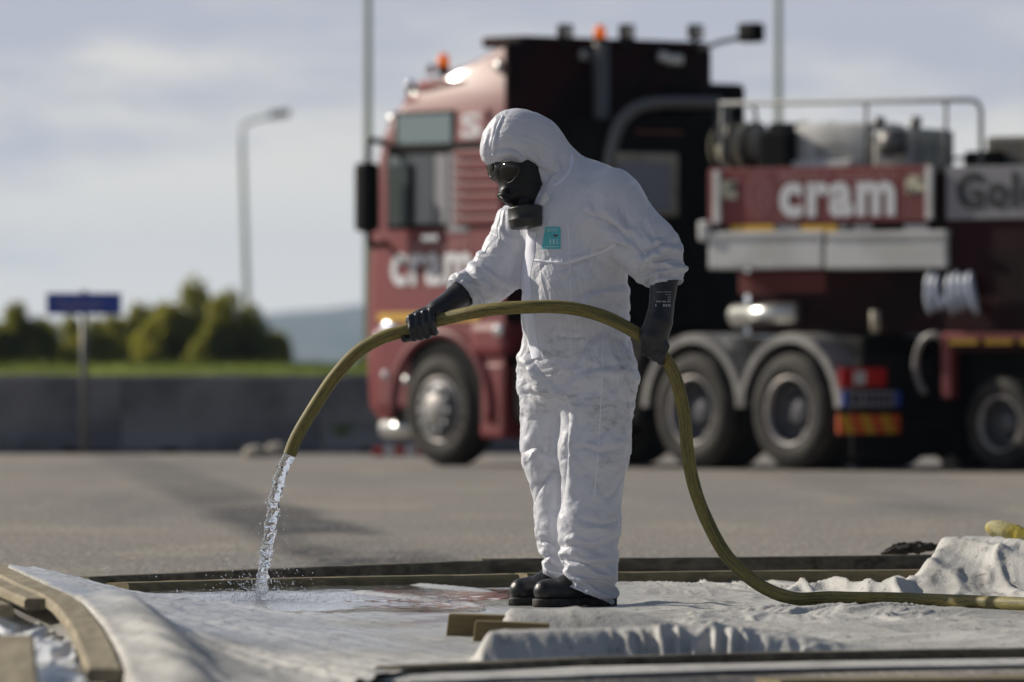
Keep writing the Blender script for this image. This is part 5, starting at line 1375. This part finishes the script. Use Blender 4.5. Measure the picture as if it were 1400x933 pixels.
# pale plastic wrapping hanging under the shoulder
ms = []
for k in range(7):
    x_ = 1272 + 8.5 * k; d = (0, 3, 6, 9, 13, 17, 20)[k] * .7
    a = G.at(x_ + d * .2, 372 + (k % 2) * 3, y=YS + .03); b = G.at(x_ + d * .9, 430 - (k % 3) * 4, y=YS + .05)
    if k == 2: a = G.at(x_, 405, y=YS + .03)
    ms.append(tube(spline([a, (a + b) / 2 + np.array([0, .03, .02]), b], 10), [.015, .03, .035, .04, .035, .04, .04, .035, .03, .015], 8))
G.part('hose_bundle', ms, mat('pale blue plastic lines', (.42, .46, .55), .35, spec=.5), None, True)
# railing and gear on top of the gooseneck
def rail(pts, r=.022): return tube(spline([G.at(a, b, y=d) for a, b, d in pts], 40), r, 8)
ry = 1.1
zr = lambda px_: 141 - (px_ - 985) * .012
G.part('railing', [tube([G.at(985, 142, y=ry), G.at(1325, 137, y=ry), G.at(1336, 140, y=ry), G.at(1341, 150, y=ry), G.at(1342, 228, y=ry)], .022, 8)] +
       [cyl(G.at(x_, 142 - (x_ - 985) * .014, y=ry), G.at(x_, 232, y=ry), .019, 8) for x_ in (988, 1184, 1293)], M_rail, None, True)
G.part('railing', [tube([G.at(996, 215, y=ry - .02), G.at(996, 150, y=ry - .02), G.at(1002, 142, y=ry - .02), G.at(1026, 142, y=ry - .02), G.at(1033, 152, y=ry - .02), G.at(1033, 215, y=ry - .02)], .018, 8)], M_rail, None, True)
G.part('railing', [cyl(G.at(1255, 218, y=-.9), G.at(1345, 216, y=-.9), .018, 8)], M_rail, None, True)
zd = zt - .03
def on_deck(px0, px1, py_top, y0, y1, m_, name, b=.04):
    a = G.at(px0, py_top, y=y1); c = G.at(px1, py_top, y=y1); return G.part(name, box(c[0], a[0], y0, y1, zd, a[2], b), m_)
dr_ = cyl(G.at(986, 200, y=.55), G.at(1038, 200, y=.55), .20, 24); G.part('cable_drum', dr_, M_canv, None, True)
G.part('drum_band', [lathe([(.205, -.03), (.215, -.03), (.215, .03), (.205, .03)], G.at(x_, 200, y=.55), 'x', 28) for x_ in (992, 1012, 1033)], M_blk)
on_deck(1035, 1078, 178, .1, .85, M_blk, 'engine_cover'); on_deck(1048, 1076, 168, .2, .7, M_blk, 'engine_cover')
ta = G.at(1082, 168, y=.72); tb = G.at(1188, 168, y=.72); tank = G.part('hydraulic_tank', box(tb[0], ta[0], .05, .72, zd + .02, ta[2], .09), M_tank, None, True)
tank.modifiers.new('e', 'EDGE_SPLIT').split_angle = math.radians(50)
c = G.at(1115, 200, y=.724); d_ = G.at(1152, 217, y=.724); uv, Ft = text('BITI', c[0] - d_[0], .13, .02)
G.part('lettering', (np.stack([c[0] - uv[:, 0], np.full(len(uv), .724), d_[2] + uv[:, 1]], 1), Ft), mat('faint grey lettering', (.22, .22, .2), .6), tank)
for x_ in (1098, 1136): G.part('filler_cap', cyl(G.at(x_, 166, y=.5) - [0, 0, .08], G.at(x_, 166, y=.5), .045, 12), M_silver, tank)
G.part('tank_saddle', box(G.at(1188, 0, y=.5)[0], G.at(1082, 0, y=.5)[0], .2, .8, zd, zd + .12, .02), M_white)
vb = on_deck(1192, 1252, 176, .15, .8, mat('dull steel valve block', (.20, .21, .23), .4, metal=.6, c2=(.42, .40, .33), scale=6), 'valve_block', .05)
G.part('valve_stem', [cyl(G.at(x_, 180, y=.6), G.at(x_ + 3, 160, y=.6), .05, 12) for x_ in (1200, 1250)] + [cyl(G.at(1222, 180, y=.78), G.at(1222, 212, y=.80), .13, 18)], M_pipe, vb, True)
on_deck(1316, 1366, 207, .2, 1.0, M_blk, 'tool_box'); on_deck(1347, 1480, 187, -.2, .9, mat('grey brown load', (.10, .095, .085), .7, c2=(.2, .18, .12), scale=5), 'engine_cover')
G.side('deck_sheet', 1010, 1130, 372, 402, mat('rusty red plate', (.16, .025, .02), .6), .9, .04, .01)

# ------------------------------------------------------------------ concrete barriers
M_conc = mat('grimy concrete', (.23, .225, .225), .9, c2=(.135, .135, .14), scale=1.6, bump=.4, bscale=30, spec=.2)
YB = 86.0
def barrier(x, label):
    L = 2.148; sec = [(-.30, 0), (.30, 0), (.30, .07), (.16, .30), (.10, .82), (.07, .845), (-.07, .845), (-.10, .82), (-.16, .30), (-.30, .07)]
    V = []; xs = np.linspace(-L / 2, L / 2, 9)
    for xx in xs:
        e = .02 if abs(xx) > L / 2 - .01 else 0
        for y, z in sec: V.append((xx, y * (1 - e * 2), z * (1 - e * .5) + .004 * math.sin(xx * 5 + z * 7 + x)))
    m = len(sec); F = [(i * m + j, (i + 1) * m + j, (i + 1) * m + (j + 1) % m, i * m + (j + 1) % m) for i in range(8) for j in range(m)] + [tuple(range(m)), tuple(8 * m + j for j in range(m))[::-1]]
    r = empty('concrete_barrier', (x, YB, 0)); mesh_obj('wall_block', V, F, M_conc, r, smooth=False)
    for s in (-1, 1): mesh_obj('lifting_slot', *box(s * .55 - .10, s * .55 + .10, -.34, -.24, .0, .055, .01), M_blk, r)
    return tag(r, label, 'barrier', 'concrete barriers along the yard edge')
seam0 = (440 - 700) / FPX * YB
for k in range(-1, 6):
    x = seam0 - 2.155 / 2 + 2.155 * k
    barrier(x, {-1: 'grimy concrete barrier block crossed by the blue sign post', 0: 'grimy concrete barrier block with the hose mouth in front of it', 1: 'grimy concrete barrier block with weeds at its foot beside the truck front'}.get(k, 'grimy concrete barrier block at the yard edge, hidden behind the truck'))
# ------------------------------------------------------------------ blue sign
sg = ground_at(115, 623); r = empty('road_sign', (sg[0], 84.9, 0))
tag(r, 'small blue name board on a grey post before the barriers', 'sign')
Zc = lambda py: CAMH + (HOR - py) / FPX * 84.9; Xc = lambda px_: (px_ - 700) / FPX * 84.9 - sg[0]
bd_ = mesh_obj('sign_board', *box(Xc(64), Xc(166), -.05, -.03, Zc(430), Zc(401), .004), M_blue, r, False)
uv, Ft = text('Realitatii', Xc(138) - Xc(80), .085, .0)
mesh_obj('lettering', np.stack([Xc(80) + uv[:, 0], np.full(len(uv), -.052), Zc(421) + uv[:, 1]], 1), Ft, mat('dull pinkish sign lettering', (.34, .28, .34), .6), bd_, False)
mesh_obj('post', *cyl((Xc(115), 0, 0), (Xc(115), 0, Zc(397)), .035, 12), M_pipe, r)
# ------------------------------------------------------------------ lamp post and masts
M_mast = mat('galvanised mast', (.58, .60, .62), .5)
def lamp():
    Y = 250.0; q = lambda a, b: at(a, b, Y)
    base = q(340, 500); base[2] = bank(np.array(base[0]), np.array(Y)); r = empty('lamp_post', tuple(base))
    L = lambda a, b: q(a, b) - base
    mesh_obj('pole', *tube([np.array([.05, 0, -.3]), L(337, 400), L(331, 200), L(330, 172)], [.13, .11, .085, .075], 12), M_mast, r)
    mesh_obj('arm', *tube(spline([L(330, 175), L(338, 168), L(372, 158)], 10), .06, 8), M_mast, r)
    V, F = box(L(368, 0)[0], L(397, 0)[0], -.17, .17, -.12, .12, .05); V = V.copy(); V[:, 2] += L(384, 156)[2] + .12 * (V[:, 0] - L(384, 0)[0]); mesh_obj('lamp_head', V, F, M_greyp, r)
    tag(r, 'grey street lamp with one arm rising behind the bushes', 'lamp post')
lamp()
def mast(px_, Y, lab):
    x = (px_ - 700) / FPX * Y; r = empty('light_mast', (x, Y, 0))
    z0 = float(bank(np.array(x), np.array(Y))) - .3
    mesh_obj('pole', *tube([(0, 0, z0), (0, 0, 7), (-.01, 0, 14)], [.065, .055, .045], 12), M_mast, r)
    mesh_obj('lamp_head', *box(-.5, .5, -.2, .2, 13.9, 14.1, .04), M_greyp, r)
    tag(r, lab, 'mast', 'tall light masts')
mast(503, 120, 'tall thin grey mast rising past the truck mirror'); mast(1064, 120, 'tall thin grey mast rising behind the gooseneck railing')
# ------------------------------------------------------------------ bushes
M_leafs = [mat('olive leaves', (.17, .165, .03), .7, c2=(.27, .25, .055), scale=1.2, spec=.2), mat('dark leaves', (.10, .105, .028), .7, c2=(.17, .165, .04), scale=1.2, spec=.2), mat('dry yellow green leaves', (.30, .27, .06), .7, c2=(.20, .19, .045), scale=1.2, spec=.2)]
for m_ in M_leafs:
    t = m_.node_tree; b_ = t.nodes['Principled BSDF']; tr = t.nodes.new('ShaderNodeBsdfTranslucent'); tr.inputs[0].default_value = (.38, .37, .06, 1)
    mx = t.nodes.new('ShaderNodeMixShader'); mx.inputs[0].default_value = .5; t.links.new(b_.outputs[0], mx.inputs[1]); t.links.new(tr.outputs[0], mx.inputs[2]); t.links.new(mx.outputs[0], t.nodes['Material Output'].inputs[0])
M_bark = mat('bark', (.08, .06, .045), .9)
def bush(px_, pytop, hwpx, Y, leaf, label, n=5200, lob=9):
    n = int(n * 1.7); x = (px_ - 700) / FPX * Y; zb_ = float(bank(np.array(x), np.array(Y))); top = CAMH + (HOR - pytop) / FPX * Y; H = top - zb_; Wd = hwpx / FPX * Y
    r = empty('bush', (x, Y, zb_)); cs_ = []
    st = []
    for k in range(lob * 5):
        u = rng.uniform(-1, 1); env = (1 - .55 * abs(u) ** 1.6) * (.84 + .16 * math.sin(u * 9 + px_) + .1 * math.sin(u * 23)); hh = env * rng.uniform(.05, .93); c = np.array([u * Wd, rng.uniform(-.4, .4) * Wd, H * hh]); rr = H * rng.uniform(.07, .17)
        cs_.append((c, rr))
        if k % 3 == 0: st.append(tube(spline([(u * Wd * .5, 0, -.1), c * np.array([.8, .8, .5]) + [0, 0, .1], c], 8), np.linspace(.04, .01, 8), 6))
    mesh_obj('stem', *join(st), M_bark, r)
    w_ = np.array([rr ** 2 for _, rr in cs_]); pk = rng.choice(len(cs_), n, p=w_ / w_.sum())
    C = np.array([c for c, _ in cs_])[pk]; RR = np.array([rr for _, rr in cs_])[pk]
    d = rng.normal(size=(n, 3)); d /= np.linalg.norm(d, axis=1)[:, None]; rad = RR * rng.uniform(.3, 1.15, n) ** .6
    Pp = C + d * rad[:, None] * np.array([1.1, 1.1, 1.35]); Pp[:, 2] = np.abs(Pp[:, 2])
    a = rng.normal(size=(n, 3)); a /= np.linalg.norm(a, axis=1)[:, None]; b = np.cross(a, rng.normal(size=(n, 3))); b /= np.linalg.norm(b, axis=1)[:, None]
    s = rng.uniform(.05, .12, n)[:, None]
    V = np.stack([Pp - a * s, Pp + b * s * .5, Pp + a * s, Pp - b * s * .5], 1).reshape(-1, 3)
    mesh_obj('foliage', V, np.arange(4 * n).reshape(-1, 4), leaf, r, smooth=False)
    tag(r, label, 'bush', 'bushes on the bank')
bush(258, 386, 66, 215, M_leafs[0], 'tall olive green bush, the highest one, beside the blue sign', 7000, 13)
bush(325, 402, 62, 212, M_leafs[1], 'dark green bush at the foot of the street lamp', 6500, 12)
bush(198, 404, 58, 222, M_leafs[2], 'yellowish bush right behind the edge of the blue sign board', 5500, 12)
bush(125, 434, 60, 218, M_leafs[2], 'low dry bush behind the post of the blue sign', 5500, 12)
bush(20, 412, 60, 214, M_leafs[1], 'dark scrubby bush beyond the barriers, away from the lamp', 6500, 12)
bush(500, 470, 14, 260, M_leafs[1], 'small distant shrub beside the truck front', 900, 5)
# ------------------------------------------------------------------ small things on the yard
def weed(px_, py_, n, h, label):
    g = ground_at(px_, py_); r = empty('weed', tuple(g)); V = []; F = []
    for k in range(n):
        a = rng.uniform(0, 6.28); l = h * rng.uniform(.5, 1.1); le = rng.uniform(.3, .9); bx, by = rng.normal(0, .12), rng.normal(0, .08)
        p = np.array([bx, by, 0]); q1 = p + np.array([math.cos(a) * l * le * .4, math.sin(a) * l * le * .4, l * .7]); q2 = p + np.array([math.cos(a) * l * le, math.sin(a) * l * le, l])
        s = np.array([-math.sin(a), math.cos(a), 0]) * .022; i = len(V); V += [p - s * .4, p + s * .4, q1 + s, q1 - s, q2]; F += [(i, i + 1, i + 2, i + 3), (i + 3, i + 2, i + 4)]
    mesh_obj('leaves', V, F, mat('fresh weed leaves', (.13, .19, .02), .6, c2=(.20, .24, .03), scale=5), r, False)
    tag(r, label, 'weed')
weed(470, 620, 190, .34, 'bright green weed growing at the barrier foot'); weed(503, 619, 110, .22, 'low green weed beside the red and white board')
M_rock = mat('pale rubble', (.42, .38, .31), .9, c2=(.3, .27, .22), scale=8, bump=.5)
def rock(px_, py_, rr, label):
    V, F = ellipsoid((0, 0, 0), rr, 14, 9); V = V.copy(); V *= (1 + .28 * perlin(V * 7 + px_))[:, None]; V[:, 2] = np.maximum(V[:, 2], -rr[2] * .4)
    o = mesh_obj('rock', V, F, M_rock, smooth=False); g = ground_at(px_, py_); o.location = (g[0], g[1], rr[2] * .4); tag(o, label, 'rock')
rock(352, 626, (.15, .12, .085), 'pale flat lump of rubble lying before the barrier'); rock(376, 625, (.13, .11, .10), 'pale rounded lump of rubble next to the water stream')
rock(1298, 643, (.09, .08, .10), 'small pale stone standing under the trailer front')
g = ground_at(546, 624); r = empty('striped_board', tuple(g)); tag(r, 'red and white striped board lying by the truck front wheel', 'board')
for k in range(5): mesh_obj('stripe_block', *box(-.27 + .11 * k, -.16 + .11 * k, -.05, .05, 0, .10, .012), mat('red board paint', (.5, .05, .03), .5) if k % 2 == 0 else M_white, r, False)

# ------------------------------------------------------------------ air between the yard and the hills
hz = mesh_obj('haze', *box(-12000, 12000, -200, 13000, -3, 240), None, smooth=False); hz['kind'] = 'stuff'
mh = bpy.data.materials.new('thin blue haze'); mh.use_nodes = True; t = mh.node_tree; t.nodes.clear()
o_ = t.nodes.new('ShaderNodeOutputMaterial'); pv = t.nodes.new('ShaderNodeVolumePrincipled'); pv.inputs['Color'].default_value = (.58, .75, 1.0, 1); pv.inputs['Density'].default_value = .00008; pv.inputs['Anisotropy'].default_value = .2
t.links.new(pv.outputs[0], o_.inputs['Volume']); hz.data.materials.append(mh)
